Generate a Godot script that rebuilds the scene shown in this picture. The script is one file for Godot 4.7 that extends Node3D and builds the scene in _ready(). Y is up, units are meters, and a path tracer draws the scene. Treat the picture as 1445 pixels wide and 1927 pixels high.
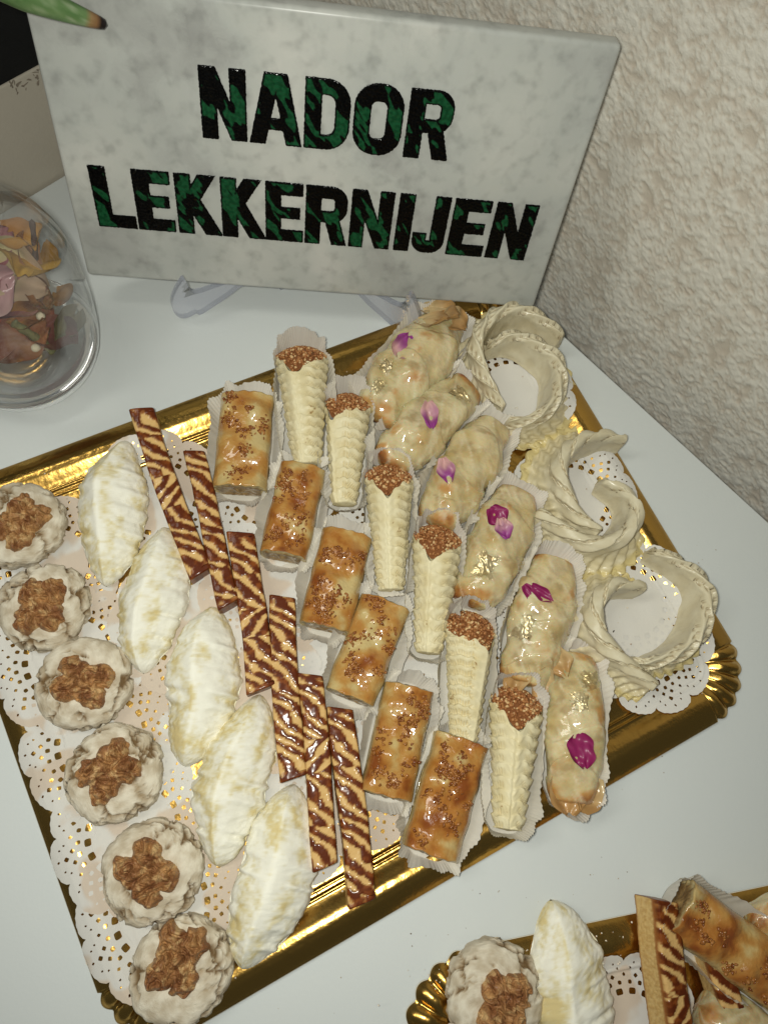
extends Node3D

# ---------------------------------------------------------------- helpers
var smooth_noise := FastNoiseLite.new()
var cloud_noise := FastNoiseLite.new()
var ridge_noise := FastNoiseLite.new()
var cell_noise := FastNoiseLite.new()
var crack_noise := FastNoiseLite.new()
var rng := RandomNumberGenerator.new()
var tint := Color.WHITE            # a shape function leaves the colour of its vertex here
var mats := {}
var names := {}
const ORD := ["rearmost", "second from the back", "third from the back", "third from the front", "second from the front", "frontmost"]

class Buf:
	var v := PackedVector3Array()
	var c := PackedColorArray()
	var i := PackedInt32Array()
	func add(p: Vector3, col: Color) -> int:
		v.append(p)
		c.append(col)
		return v.size() - 1
	func tri(a: int, b: int, d: int) -> void:
		i.append(a)
		i.append(b)
		i.append(d)

func setup_noise() -> void:
	for n in [smooth_noise, cloud_noise, ridge_noise, cell_noise, crack_noise]:
		n.frequency = 1.0
		n.seed = 7
	smooth_noise.noise_type = FastNoiseLite.TYPE_SIMPLEX_SMOOTH
	smooth_noise.fractal_type = FastNoiseLite.FRACTAL_NONE
	cloud_noise.noise_type = FastNoiseLite.TYPE_SIMPLEX_SMOOTH
	cloud_noise.fractal_type = FastNoiseLite.FRACTAL_FBM
	cloud_noise.fractal_octaves = 4
	ridge_noise.noise_type = FastNoiseLite.TYPE_SIMPLEX_SMOOTH
	ridge_noise.fractal_type = FastNoiseLite.FRACTAL_RIDGED
	ridge_noise.fractal_octaves = 3
	cell_noise.noise_type = FastNoiseLite.TYPE_CELLULAR
	cell_noise.fractal_type = FastNoiseLite.FRACTAL_NONE
	cell_noise.cellular_return_type = FastNoiseLite.RETURN_DISTANCE
	crack_noise.noise_type = FastNoiseLite.TYPE_CELLULAR
	crack_noise.fractal_type = FastNoiseLite.FRACTAL_NONE
	crack_noise.cellular_return_type = FastNoiseLite.RETURN_DISTANCE2_SUB
	crack_noise.domain_warp_enabled = true
	crack_noise.domain_warp_amplitude = 0.35
	crack_noise.domain_warp_frequency = 1.3
	rng.seed = 11

func mesh_of(b: Buf, flat := false) -> ArrayMesh:
	var a := []
	a.resize(Mesh.ARRAY_MAX)
	a[Mesh.ARRAY_VERTEX] = b.v
	a[Mesh.ARRAY_COLOR] = b.c
	a[Mesh.ARRAY_INDEX] = b.i
	var st := SurfaceTool.new()
	st.create_from_arrays(a)
	if flat:
		st.deindex()
		st.set_smooth_group(-1)
	st.generate_normals()
	return st.commit()

# a sheet of nu x nv quads; f(u, v) gives the point and leaves its colour in tint
func loft(b: Buf, nu: int, nv: int, wrap: bool, f: Callable, flip := false) -> void:
	var base := b.v.size()
	var cols := nv if wrap else nv + 1
	for iu in nu + 1:
		for iv in cols:
			var p: Vector3 = f.call(float(iu) / nu, float(iv) / nv)
			b.v.append(p)
			b.c.append(tint)
	for iu in nu:
		for iv in nv:
			var a := base + iu * cols + iv
			var d := base + iu * cols + (iv + 1) % cols
			var e := a + cols
			var g := d + cols
			if flip:
				b.i.append_array([a, d, e, d, g, e])
			else:
				b.i.append_array([a, e, d, d, e, g])

const ICO_I := [0, 11, 5, 0, 5, 1, 0, 1, 7, 0, 7, 10, 0, 10, 11, 1, 5, 9, 5, 11, 4, 11, 10, 2, 10, 7, 6, 7, 1, 8, 3, 9, 4, 3, 4, 2, 3, 2, 6, 3, 6, 8, 3, 8, 9, 4, 9, 5, 2, 4, 11, 6, 2, 10, 8, 6, 7, 9, 8, 1]
var ico := PackedVector3Array()

func rock(b: Buf, at: Vector3, size: Vector3, col: Color, jitter := 0.22) -> void:
	if ico.is_empty():
		var t := (1.0 + sqrt(5.0)) / 2.0
		for p in [Vector3(-1, t, 0), Vector3(1, t, 0), Vector3(-1, -t, 0), Vector3(1, -t, 0), Vector3(0, -1, t), Vector3(0, 1, t), Vector3(0, -1, -t), Vector3(0, 1, -t), Vector3(t, 0, -1), Vector3(t, 0, 1), Vector3(-t, 0, -1), Vector3(-t, 0, 1)]:
			ico.append(p.normalized())
	var base := b.v.size()
	var turn := Basis.from_euler(Vector3(rng.randf() * TAU, rng.randf() * TAU, rng.randf() * TAU))
	for p in ico:
		b.v.append(at + turn * (p * size * (1.0 + rng.randf_range(-jitter, jitter))))
		b.c.append(col)
	for k in ICO_I:
		b.i.append(base + k)

func mat(key: String, rough: float, opts := {}) -> StandardMaterial3D:
	if mats.has(key):
		return mats[key]
	var m := StandardMaterial3D.new()
	m.resource_name = key
	m.roughness = rough
	m.vertex_color_use_as_albedo = opts.get("vc", true)
	if opts.has("albedo"):
		m.albedo_color = (opts.albedo as Color).linear_to_srgb()
	m.metallic = opts.get("metal", 0.0)
	m.metallic_specular = opts.get("spec", 0.5 if m.metallic > 0.0 else 0.3)
	if opts.has("coat"):
		m.clearcoat_enabled = true
		m.clearcoat = opts.coat
		m.clearcoat_roughness = opts.get("coat_rough", 0.06)
	if opts.has("back"):
		m.backlight_enabled = true
		m.backlight = opts.back
	if opts.has("sss"):
		m.subsurf_scatter_enabled = true
		m.subsurf_scatter_strength = opts.sss
	if opts.has("bump"):          # relief in centimetres, from a noise that repeats every «tile» metres
		m.heightmap_enabled = true
		m.heightmap_texture = opts.get("bump_tex", noise_tex("fine", 256, 0.06, 3))
		m.heightmap_scale = opts.bump
		m.uv1_triplanar = true
		m.uv1_scale = Vector3.ONE / opts.get("tile", 0.03)
	mats[key] = m
	return m

func noise_tex(key: String, size: int, freq: float, octaves: int, ramp: Gradient = null, warp := 0.0) -> NoiseTexture2D:
	if mats.has("tex_" + key):
		return mats["tex_" + key]
	var n := FastNoiseLite.new()
	n.seed = key.hash() % 1000
	n.noise_type = FastNoiseLite.TYPE_SIMPLEX_SMOOTH
	n.frequency = freq
	n.fractal_octaves = octaves
	if warp > 0.0:
		n.domain_warp_enabled = true
		n.domain_warp_amplitude = warp
		n.domain_warp_frequency = freq * 1.3
	var t := NoiseTexture2D.new()
	t.width = size
	t.height = size
	t.seamless = true
	t.noise = n
	if ramp:
		t.color_ramp = ramp
	mats["tex_" + key] = t
	return t

func numbered(called: String) -> String:
	if not names.has(called):
		names[called] = 0
		return called
	names[called] += 1
	return "%s_%03d" % [called, names[called]]

func tag(o: Node3D, label: String, category: String, group := "", kind := "") -> void:
	if label:
		o.set_meta("label", label)
	if category:
		o.set_meta("category", category)
	if group:
		o.set_meta("group", group)
	if kind:
		o.set_meta("kind", kind)

func thing(called: String, label: String, category: String, group := "") -> Node3D:
	var o := Node3D.new()
	o.name = numbered(called)
	add_child(o)
	tag(o, label, category, group)
	return o

func put(called: String, m: Mesh, material: Material, parent: Node3D = self) -> MeshInstance3D:
	var o := MeshInstance3D.new()
	o.name = numbered(called) if parent == self else called
	o.mesh = m
	o.material_override = material
	parent.add_child(o, true)
	return o

func mix(a: Color, b: Color, t: float) -> Color:
	return a.lerp(b, clampf(t, 0.0, 1.0))

# position on the outline of a rounded rectangle by share of its length, starting at the middle of its underside and going round
func rrect(t: float, w: float, h: float, r: float) -> Vector2:
	var sw := w - 2 * r
	var sh := h - 2 * r
	var arc := PI * r / 2
	var d := fposmod(t, 1.0) * (2 * sw + 2 * sh + 4 * arc)
	var legs := [sw / 2, arc, sh, arc, sw, arc, sh, arc, sw / 2 + 1.0]
	var k := 0
	while d > legs[k]:
		d -= legs[k]
		k += 1
	match k:
		0: return Vector2(d, 0)
		1: return Vector2(sw / 2 + r * sin(d / r), r - r * cos(d / r))
		2: return Vector2(w / 2, r + d)
		3: return Vector2(sw / 2 + r * cos(d / r), h - r + r * sin(d / r))
		4: return Vector2(sw / 2 - d, h)
		5: return Vector2(-sw / 2 - r * sin(d / r), h - r + r * cos(d / r))
		6: return Vector2(-w / 2, h - r - d)
		7: return Vector2(-sw / 2 - r * cos(d / r), r - r * sin(d / r))
	return Vector2(-sw / 2 + d, 0)

# a box with rounded edges, centred
func rounded_box(size: Vector3, r: float, steps := 3) -> ArrayMesh:
	var b := Buf.new()
	tint = Color.WHITE
	var half := size / 2
	var cuts := func(h: float) -> Array:
		var out := []
		for k in steps + 1:
			out.append(-h + r * (1.0 - cos(PI / 2 * k / steps)) if k < steps else -h + r)
		for k in steps + 1:
			out.append(h - r * (1.0 - cos(PI / 2 * (steps - k) / steps)) if k > 0 else h - r)
		return out
	for axis in 3:
		for side in [-1.0, 1.0]:
			var ua: Array = cuts.call(half[(axis + 1) % 3])
			var va: Array = cuts.call(half[(axis + 2) % 3])
			var base := b.v.size()
			for u in ua:
				for v in va:
					var p := Vector3.ZERO
					p[axis] = half[axis] * side
					p[(axis + 1) % 3] = u
					p[(axis + 2) % 3] = v
					var q := p.clamp(-half + Vector3.ONE * r, half - Vector3.ONE * r)
					b.add(q + (p - q).normalized() * r, Color.WHITE)
			var n := va.size()
			for x in ua.size() - 1:
				for y in n - 1:
					var a: int = base + x * n + y
					if side > 0:
						b.i.append_array([a, a + 1, a + n, a + 1, a + n + 1, a + n])
					else:
						b.i.append_array([a, a + n, a + 1, a + 1, a + n, a + n + 1])
	return mesh_of(b)

# a flat outline given a thickness, standing in the x-y plane
func prism(outline: PackedVector2Array, thick: float) -> Array:
	var b := Buf.new()
	var tris := Geometry2D.triangulate_polygon(outline)
	for z in [-thick / 2, thick / 2]:
		var base := b.v.size()
		for p in outline:
			b.add(Vector3(p.x, p.y, z), Color.WHITE)
		for k in range(0, tris.size(), 3):
			if z > 0:
				b.tri(base + tris[k], base + tris[k + 1], base + tris[k + 2])
			else:
				b.tri(base + tris[k], base + tris[k + 2], base + tris[k + 1])
	var e := Buf.new()
	var n := outline.size()
	for z in [-thick / 2, thick / 2]:
		for p in outline:
			e.add(Vector3(p.x, p.y, z), Color.WHITE)
	for k in n:
		var j := (k + 1) % n
		e.i.append_array([k, k + n, j, j, k + n, j + n])
	return [mesh_of(b, true), mesh_of(e)]

func lathe(profile: PackedVector2Array, segments: int) -> ArrayMesh:
	var b := Buf.new()
	tint = Color.WHITE
	var n := profile.size() - 1
	loft(b, n, segments, true, func(u, v):
		var p: Vector2 = profile[roundi(u * n)]
		return Vector3(p.x * cos(v * TAU), p.y, p.x * sin(v * TAU)))
	return mesh_of(b)

func curve_through(points: Array, count: int) -> PackedVector3Array:
	var out := PackedVector3Array()
	var n := points.size()
	for k in count + 1:
		var t := float(k) / count * (n - 1)
		var j := mini(int(t), n - 2)
		var p0: Vector3 = points[maxi(j - 1, 0)]
		var p1: Vector3 = points[j]
		var p2: Vector3 = points[j + 1]
		var p3: Vector3 = points[mini(j + 2, n - 1)]
		out.append(p1.cubic_interpolate(p2, p0, p3, t - j))
	return out

# a tapering round rod along points
func rod(b: Buf, points: PackedVector3Array, radius: Callable, sides: int, color: Callable) -> void:
	var n := points.size() - 1
	loft(b, n, sides, true, func(u, v):
		var k := roundi(u * n)
		var along := (points[mini(k + 1, n)] - points[maxi(k - 1, 0)]).normalized()
		var side := along.cross(Vector3.UP if absf(along.y) < 0.95 else Vector3.RIGHT).normalized()
		var up := side.cross(along)
		var r: float = radius.call(u)
		tint = color.call(u, v)
		return points[k] + (side * cos(v * TAU) + up * sin(v * TAU)) * r)

# the region where f < 0 of a grid of points, cut along its outline; walls of that height go down from the outline
func cut_sheet(b: Buf, nx: int, ny: int, at: Callable, f: Callable, color: Callable, wall := 0.0) -> void:
	var pts := PackedVector2Array()
	var val := PackedFloat32Array()
	for x in nx + 1:
		for y in ny + 1:
			var p: Vector2 = at.call(float(x) / nx, float(y) / ny)
			pts.append(p)
			val.append(f.call(p))
	var made := {}
	var point := func(a: int, c: int) -> int:
		var key := a * 1000003 + c if a <= c else c * 1000003 + a
		if not made.has(key):
			var p := pts[a]
			if a != c:
				p = pts[a].lerp(pts[c], clampf(val[a] / (val[a] - val[c]), 0.0, 1.0))
			made[key] = b.add(Vector3(p.x, p.y, 0), color.call(p))
		return made[key]
	for x in nx:
		for y in ny:
			var a := x * (ny + 1) + y
			for t in [[a, a + ny + 1, a + 1], [a + 1, a + ny + 1, a + ny + 2]]:
				var poly := []
				var edge := []
				for k in 3:
					var p: int = t[k]
					var q: int = t[(k + 1) % 3]
					if val[p] < 0:
						poly.append(point.call(p, p))
					if (val[p] < 0) != (val[q] < 0):
						var e: int = point.call(p, q)
						poly.append(e)
						edge.append(e)
				for k in range(1, poly.size() - 1):
					b.tri(poly[0], poly[k], poly[k + 1])
				if wall > 0.0 and edge.size() == 2:
					var e0: Vector3 = b.v[edge[0]]
					var e1: Vector3 = b.v[edge[1]]
					var w0 := b.add(e0, b.c[edge[0]])
					var w1 := b.add(e1, b.c[edge[1]])
					var w2 := b.add(e0 - Vector3(0, 0, wall), b.c[edge[0]])
					var w3 := b.add(e1 - Vector3(0, 0, wall), b.c[edge[1]])
					b.i.append_array([w0, w2, w1, w1, w2, w3])

# ---------------------------------------------------------------- the tray's form, which other things rest on
const TRAY := Vector2(0.4205, 0.3335)
const CORNER := 0.040
const RIM := [[0.0, 0.0040], [0.002, 0.0053], [0.004, 0.0063], [0.008, 0.0079], [0.012, 0.0086], [0.0155, 0.0080], [0.019, 0.0062], [0.022, 0.0045], [0.0245, 0.0036], [0.0255, 0.0040], [0.0268, 0.0026], [0.028, 0.0024], [0.0288, 0.0029], [0.030, 0.0016], [0.033, 0.0012], [1.0, 0.0012]]

func rim_height(d: float) -> float:
	for k in RIM.size() - 1:
		if d < RIM[k + 1][0]:
			return lerpf(RIM[k][1], RIM[k + 1][1], clampf((d - RIM[k][0]) / (RIM[k + 1][0] - RIM[k][0]), 0, 1))
	return 0.0012

func tray_height(p: Vector2, size := TRAY, corner := CORNER) -> float:
	var q := p.abs() - size / 2 + Vector2.ONE * corner
	var d := corner - (q.max(Vector2.ZERO).length() + minf(maxf(q.x, q.y), 0.0))
	return 0.0 if d < 0 else rim_height(d)

func gold_tray(called: String, label: String, size: Vector2, corner: float) -> Node3D:
	var t := thing(called, label, "tray")
	var foil := mat("gold_foil", 0.24, {"metal": 1.0, "bump": 0.022, "tile": 0.09, "bump_tex": noise_tex("foil", 512, 0.02, 4)})
	var b := Buf.new()
	var gold := Color(0.56, 0.335, 0.085)
	var around := []           # outline: point, inward direction, share of a corner
	for k in 4:
		var c := Vector2(size.x / 2 - corner, size.y / 2 - corner) * Vector2([1, -1, -1, 1][k], [1, 1, -1, -1][k])
		for s in 61:
			var a := PI / 2 * (k + s / 60.0)
			around.append([c, Vector2(cos(a), sin(a)), s / 60.0])
	var n := around.size()
	var depths := []
	for k in RIM.size() - 1:
		for s in 3:
			depths.append(lerpf(RIM[k][0], minf(RIM[k + 1][0], 0.036), s / 3.0))
	depths.append(0.036)
	var nd := depths.size() - 1
	loft(b, n, nd, false, func(u, v):
		var e = around[roundi(u * n) % n]
		var d: float = depths[roundi(v * nd)]
		var y := rim_height(d)
		var out: float = corner - d
		tint = gold
		if e[2] > 0.04 and e[2] < 0.96:
			var f: float = absf(sin((e[2] - 0.04) / 0.92 * PI * 5.0))
			var fade := clampf((0.033 - d) / 0.012, 0, 1)
			out += (f - 0.75) * 0.0030 * fade
			y += (sqrt(f) - 0.8) * 0.0036 * fade * smoothstep(0.0, 0.004, d)
		var p: Vector2 = e[0] + e[1] * out
		return Vector3(p.x, maxf(y, 0.0006), p.y))
	put("rim", mesh_of(b), foil, t)
	var w := Buf.new()
	tint = Color(0.66, 0.62, 0.52)
	loft(w, n, 3, false, func(u, v):
		var e = around[roundi(u * n) % n]
		var out: float = corner - 0.00015
		if e[2] > 0.04 and e[2] < 0.96:
			out += (absf(sin((e[2] - 0.04) / 0.92 * PI * 5.0)) - 0.75) * 0.0030
		var k := roundi(v * 3)
		var p: Vector2 = e[0] + e[1] * (out + [0.0, 0.0004, 0.0004, -0.0012][k])
		return Vector3(p.x, [0.00395, 0.0038, 0.0030, 0.0028][k], p.y))
	put("card_edge", mesh_of(w), mat("white_card", 0.8), t)
	var c := Buf.new()
	var ring := PackedVector2Array()
	for e in around:
		ring.append(e[0] + e[1] * (corner - 0.036))
	c.add(Vector3(0, 0.0012, 0), gold)
	for p in ring:
		c.add(Vector3(p.x, 0.0012, p.y), gold)
	for k in n:
		c.tri(0, 1 + k, 1 + (k + 1) % n)
	put("base", mesh_of(c), foil, t)
	return t

# ---------------------------------------------------------------- paper
func doily_holes(radius: float) -> Callable:
	# all in shares of the radius; x outward, y across a lobe
	var lobes := 10.0
	return func(p: Vector2) -> float:
		var r := p.length() / radius
		var a := atan2(p.y, p.x) / TAU * lobes      # within one lobe: -0.5 to 0.5
		var rim_at := 0.885 + 0.115 * sqrt(maxf(0.0, 1.0 - pow(2.0 * absf(a), 2.2))) - 0.010 * absf(cos(a * PI * 7.0))
		var d := r - rim_at
		var across := a * TAU / lobes
		for h in [[0.905, 0.0, 0.020, 0.015, 2.0], [0.865, 0.24, 0.017, 0.014, 2.0], [0.865, -0.24, 0.017, 0.014, 2.0], [0.805, 0.33, 0.020, 0.013, 2.0], [0.805, -0.33, 0.020, 0.013, 2.0],
				[0.800, 0.0, 0.034, 0.034, 1.1], [0.715, 0.15, 0.030, 0.030, 1.1], [0.715, -0.15, 0.030, 0.030, 1.1], [0.640, 0.0, 0.026, 0.026, 4.0], [0.640, 0.33, 0.024, 0.024, 4.0], [0.640, -0.33, 0.024, 0.024, 4.0],
				[0.725, 0.5, 0.024, 0.022, 1.3], [0.725, -0.5, 0.024, 0.022, 1.3], [0.540, 0.25, 0.036, 0.044, 5.0], [0.540, -0.25, 0.036, 0.044, 5.0]]:
			var x: float = (r - h[0]) / h[2]
			var y: float = (across - h[1] * TAU / lobes) * r / h[3]
			if absf(x) < 2.0 and absf(y) < 2.0:
				d = maxf(d, (1.0 - pow(pow(absf(x), h[4]) + pow(absf(y), h[4]), 1.0 / h[4])) * minf(h[2], h[3]))
		return d * radius

var lobe_sheet := {}

func doily(label: String, at: Vector2, radius: float, turn: float, layer: float, size := TRAY, corner := CORNER) -> Node3D:
	if not lobe_sheet.has(radius):
		var s := Buf.new()
		cut_sheet(s, 34, 26, func(u, v):
			var r: float = lerpf(0.46, 1.0, u) * radius
			var a: float = (v - 0.5) * TAU / 10.0
			return Vector2(cos(a), sin(a)) * r, doily_holes(radius), func(_p): return Color.WHITE)
		lobe_sheet[radius] = s
	var sheet: Buf = lobe_sheet[radius]
	var paper := Color(0.70, 0.68, 0.635)
	var oily := Color(0.60, 0.455, 0.315)
	var b := Buf.new()
	var shade := func(q: Vector2) -> Color:
		var g := cloud_noise.get_noise_2d(q.x * 14 + layer * 3.0 + 1.7, q.y * 14) - absf(q.x + at.x + 0.11) * 3.2 + 0.14
		return paper.lerp(oily, smoothstep(-0.05, 0.05, g) * 0.6)
	var lay := func(p: Vector2) -> Vector3:
		var w := p.rotated(turn)
		var q := w + at
		var y := 0.0022 + layer * 0.0007 + 0.0004 * smooth_noise.get_noise_2d(q.x * 40, q.y * 40 + layer)
		y = maxf(y, tray_height(q, size, corner) + 0.0007 + layer * 0.0002)
		return Vector3(w.x, y, w.y)
	for k in 10:
		var base := b.v.size()
		for p in sheet.v:
			b.add(lay.call(Vector2(p.x, p.y).rotated(k * TAU / 10.0)), shade.call(Vector2(p.x, p.y).rotated(k * TAU / 10.0 + turn)))
		for j in sheet.i:
			b.i.append(base + j)
	loft(b, 16, 60, true, func(u, v):
		var p: Vector2 = Vector2.RIGHT.rotated(v * TAU) * (0.462 * radius * u)
		tint = shade.call(p.rotated(turn))
		return lay.call(p))
	var o := put("paper_doily", mesh_of(b), mat("lace_paper", 0.75, {"back": Color(0.4, 0.38, 0.36), "bump": 0.008, "tile": 0.004, "bump_tex": noise_tex("weave", 128, 0.09, 2)}))
	o.position = Vector3(at.x, 0, at.y)
	tag(o, label, "doily", "white lace paper doilies under the pastries")
	return o

# a pleated case: long and wide inside at the foot, with walls that lean out
func paper_case(label: String, group: String, at: Vector3, yaw: float, pitch: float, length: float, width: float, tall: float, flare: float, seed_at: float, back_up := 0.0) -> Node3D:
	var b := Buf.new()
	var pleats := int((length + width) * 2.0 / 0.0026)
	loft(b, 9, pleats * 4, true, func(u, v):
		var a: float = v * TAU
		var dir := Vector2(signf(cos(a)) * pow(absf(cos(a)), 0.62), signf(sin(a)) * pow(absf(sin(a)), 0.62))
		var up: float = clampf((u - 0.22) / 0.78, 0, 1)
		var flat: float = minf(u / 0.22, 1.0)
		var wave := smooth_noise.get_noise_2d(cos(a) * 2.3 + seed_at * 7.0, sin(a) * 2.3)
		var fold := absf(fposmod(v * pleats, 1.0) - 0.5) * 2.0 - 0.5
		var high: float = tall * (1.0 + 0.15 * wave + back_up * maxf(0, -cos(a)))
		var out: float = up * (flare * (1.0 + 0.45 * wave)) + fold * 0.0007 * up
		tint = Color(0.80, 0.765, 0.69)
		return Vector3(dir.x * (length / 2 * flat + out), 0.0003 + high * up * (0.8 + 0.2 * up) + fold * 0.0003 * up * up, dir.y * (width / 2 * flat + out)))
	var o := put("paper_case", mesh_of(b), mat("case_paper", 0.55, {"back": Color(0.5, 0.48, 0.44)}))
	o.position = at
	o.rotation = Vector3(0, deg_to_rad(yaw), pitch)
	tag(o, label, "paper case", group)
	return o

# where a long thing lies on the tray: its middle, height and tilt from what is under its ends
func rest(at: Vector2, yaw: float, length: float, lift: float) -> Array:
	var d := Vector2(cos(deg_to_rad(yaw)), -sin(deg_to_rad(yaw)))
	var h := []
	for s in [-0.42, -0.2, 0.0, 0.2, 0.42]:
		h.append(maxf(tray_height(at + d * length * s), 0.0022))
	var pitch := atan2(h[4] - h[0], length * 0.84)
	var y := 0.0
	for k in 5:
		y = maxf(y, h[k] - tan(pitch) * length * [-0.42, -0.2, 0.0, 0.2, 0.42][k])
	return [Vector3(at.x, y + lift, at.y), pitch]

func set_down(o: Node3D, at: Vector2, yaw: float, length: float, lift: float) -> void:
	var r := rest(at, yaw, length, lift)
	o.position = r[0]
	o.rotation = Vector3(0, deg_to_rad(yaw), r[1])

# ---------------------------------------------------------------- pastries
func walnut_mesh(k: int, size: float) -> ArrayMesh:
	rng.seed = 500 + k
	var tilt := rng.randf_range(-0.15, 0.15)
	var b := Buf.new()
	var n := 96
	loft(b, n, n, false, func(u, v):
		var x: float = (u - 0.5) * 2.5
		var z: float = (v - 0.5) * 2.3
		var wx: float = x + 0.10 * smooth_noise.get_noise_3d(x * 2.2, z * 2.2, k * 5.0)
		var wz: float = z + 0.10 * smooth_noise.get_noise_3d(x * 2.2, z * 2.2, k * 5.0 + 9.0)
		# four lobes joined by a bridge, parted by notches
		var body := 0.0
		for q in [[0.44, 0.36, 0.56, 0.47], [-0.44, 0.38, 0.56, 0.46], [0.42, -0.37, 0.58, 0.45], [-0.48, -0.35, 0.54, 0.47], [0.0, 0.0, 0.70, 0.34], [0.0, 0.0, 0.42, 0.62]]:
			var inside: float = 1.0 - pow((wx - q[0]) / q[2], 2.0) - pow((wz - q[1] - tilt * q[0]) / q[3], 2.0)
			if inside > 0.0:
				body = maxf(body, pow(inside, 0.38))
		# folds: broad, with narrow grooves between them
		var fold := pow(absf(smooth_noise.get_noise_3d(wx * 2.3 + k * 3.0, wz * 2.3, 1.0)), 0.55)
		var small := pow(absf(smooth_noise.get_noise_3d(wx * 4.2 + k * 3.0, wz * 4.2, 6.0)), 0.6)
		var h := body * (0.26 + 0.56 * fold + 0.20 * small)
		var skin: float = cloud_noise.get_noise_3d(x * 1.6 + k * 3.0, z * 1.6, 0.0)
		var vein: float = ridge_noise.get_noise_3d(x * 2.6 + k, z * 2.6, 4.0)
		tint = mix(Color(0.27, 0.115, 0.045), Color(0.50, 0.27, 0.105), 0.45 + skin * 1.3)
		tint = mix(tint, Color(0.13, 0.045, 0.018), clampf(vein * 0.55, 0, 0.6))
		tint = mix(tint, Color(0.62, 0.41, 0.19), smoothstep(0.12, 0.42, cloud_noise.get_noise_3d(x * 2.4, z * 2.4, k + 20.0)) * 0.75)
		return Vector3(x * size, h * size * 0.95 - 0.001 if body > 0 else -0.004, z * size))
	# leave out what lies below the nut
	var keep := PackedInt32Array()
	for j in range(0, b.i.size(), 3):
		if b.v[b.i[j]].y > -0.0035 or b.v[b.i[j + 1]].y > -0.0035 or b.v[b.i[j + 2]].y > -0.0035:
			keep.append_array([b.i[j], b.i[j + 1], b.i[j + 2]])
	b.i = keep
	return mesh_of(b)

func walnut_cookie(label: String, at: Vector2, radius: float, k: int, nut_at: Vector2, nut_turn: float, height := 0.0145) -> Node3D:
	var t := thing("walnut_cookie", label, "cookie", "walnut cookies")
	var b := Buf.new()
	var off := k * 5.3
	var dough := func(u, v, bottom: bool):
		var a: float = v * TAU
		var s: float = u * PI / 2
		var wobble := 1.0 + 0.055 * smooth_noise.get_noise_3d(cos(a) * 1.3, sin(a) * 1.3, off) + 0.02 * smooth_noise.get_noise_3d(cos(a) * 5, sin(a) * 5, off)
		var r: float = radius * wobble * (pow(sin(s), 0.82) if not bottom else 0.97 * u)
		var y: float = height * (0.10 + 0.90 * pow(maxf(cos(s), 0.0), 0.50)) if not bottom else 0.0
		var x := r * cos(a)
		var z := r * sin(a)
		if not bottom:
			y -= 0.0035 * exp(-pow(r / 0.012, 2.0))
			if u > 0.97:
				y *= (1.0 - u) / 0.03
		var big := crack_noise.get_noise_3d(x * 60 + off, y * 50, z * 60) + 1.0
		var small := crack_noise.get_noise_3d(x * 190 + off, y * 150 + 9, z * 190) + 1.0
		var where := smoothstep(-0.18, 0.16, cloud_noise.get_noise_3d(x * 42 + off, z * 42, 3.0) + 0.5 * (u - 0.55))
		var crack := (1.0 - smoothstep(0.02, 0.15, big)) * where
		var fine := (1.0 - smoothstep(0.02, 0.22, small)) * smoothstep(0.0, 0.5, cloud_noise.get_noise_3d(x * 60, z * 60, off)) * where
		var puff := cloud_noise.get_noise_3d(x * 110 + off, y * 110, z * 110)
		var grain := smooth_noise.get_noise_3d(x * 900, y * 900, z * 900 + off)
		var plate := cell_noise.get_noise_3d(x * 60 + off, 1.0, z * 60) * where
		var lift := -0.0026 * crack - 0.0011 * fine + 0.0006 * puff - 0.0005 * plate + 0.00022 * grain
		tint = mix(Color(0.485, 0.41, 0.295), Color(0.70, 0.64, 0.515), 0.5 + 1.2 * puff + 0.2 * grain)
		tint = mix(tint, Color(0.28, 0.185, 0.085), maxf(crack * 0.95, fine * 0.7))
		tint = mix(tint, Color(0.13, 0.075, 0.032), smoothstep(0.55, 1.0, crack) * 0.8)
		var n := Vector3(x, y * 1.2, z).normalized()
		return Vector3(x, y, z) + n * lift * (0.0 if bottom else 1.0)
	loft(b, 44, 110, true, func(u, v): return dough.call(u, v, false), true)
	loft(b, 2, 110, true, func(u, v): return dough.call(u, v, true))
	put("cookie", mesh_of(b), mat("cookie_dough", 0.9, {"bump": 0.02, "tile": 0.012}), t)
	var nut := put("walnut", walnut_mesh(k, 0.0158), mat("walnut_skin", 0.5, {"coat": 0.2, "coat_rough": 0.3, "bump": 0.10, "tile": 0.016, "bump_tex": noise_tex("wrinkle", 256, 0.03, 3)}), t)
	nut.position = Vector3(nut_at.x, height - 0.0032, nut_at.y)
	nut.rotation.y = nut_turn
	var h := maxf(0.0024, tray_height(at + Vector2(0, 0)))
	t.position = Vector3(at.x, h, at.y)
	return t

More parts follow.
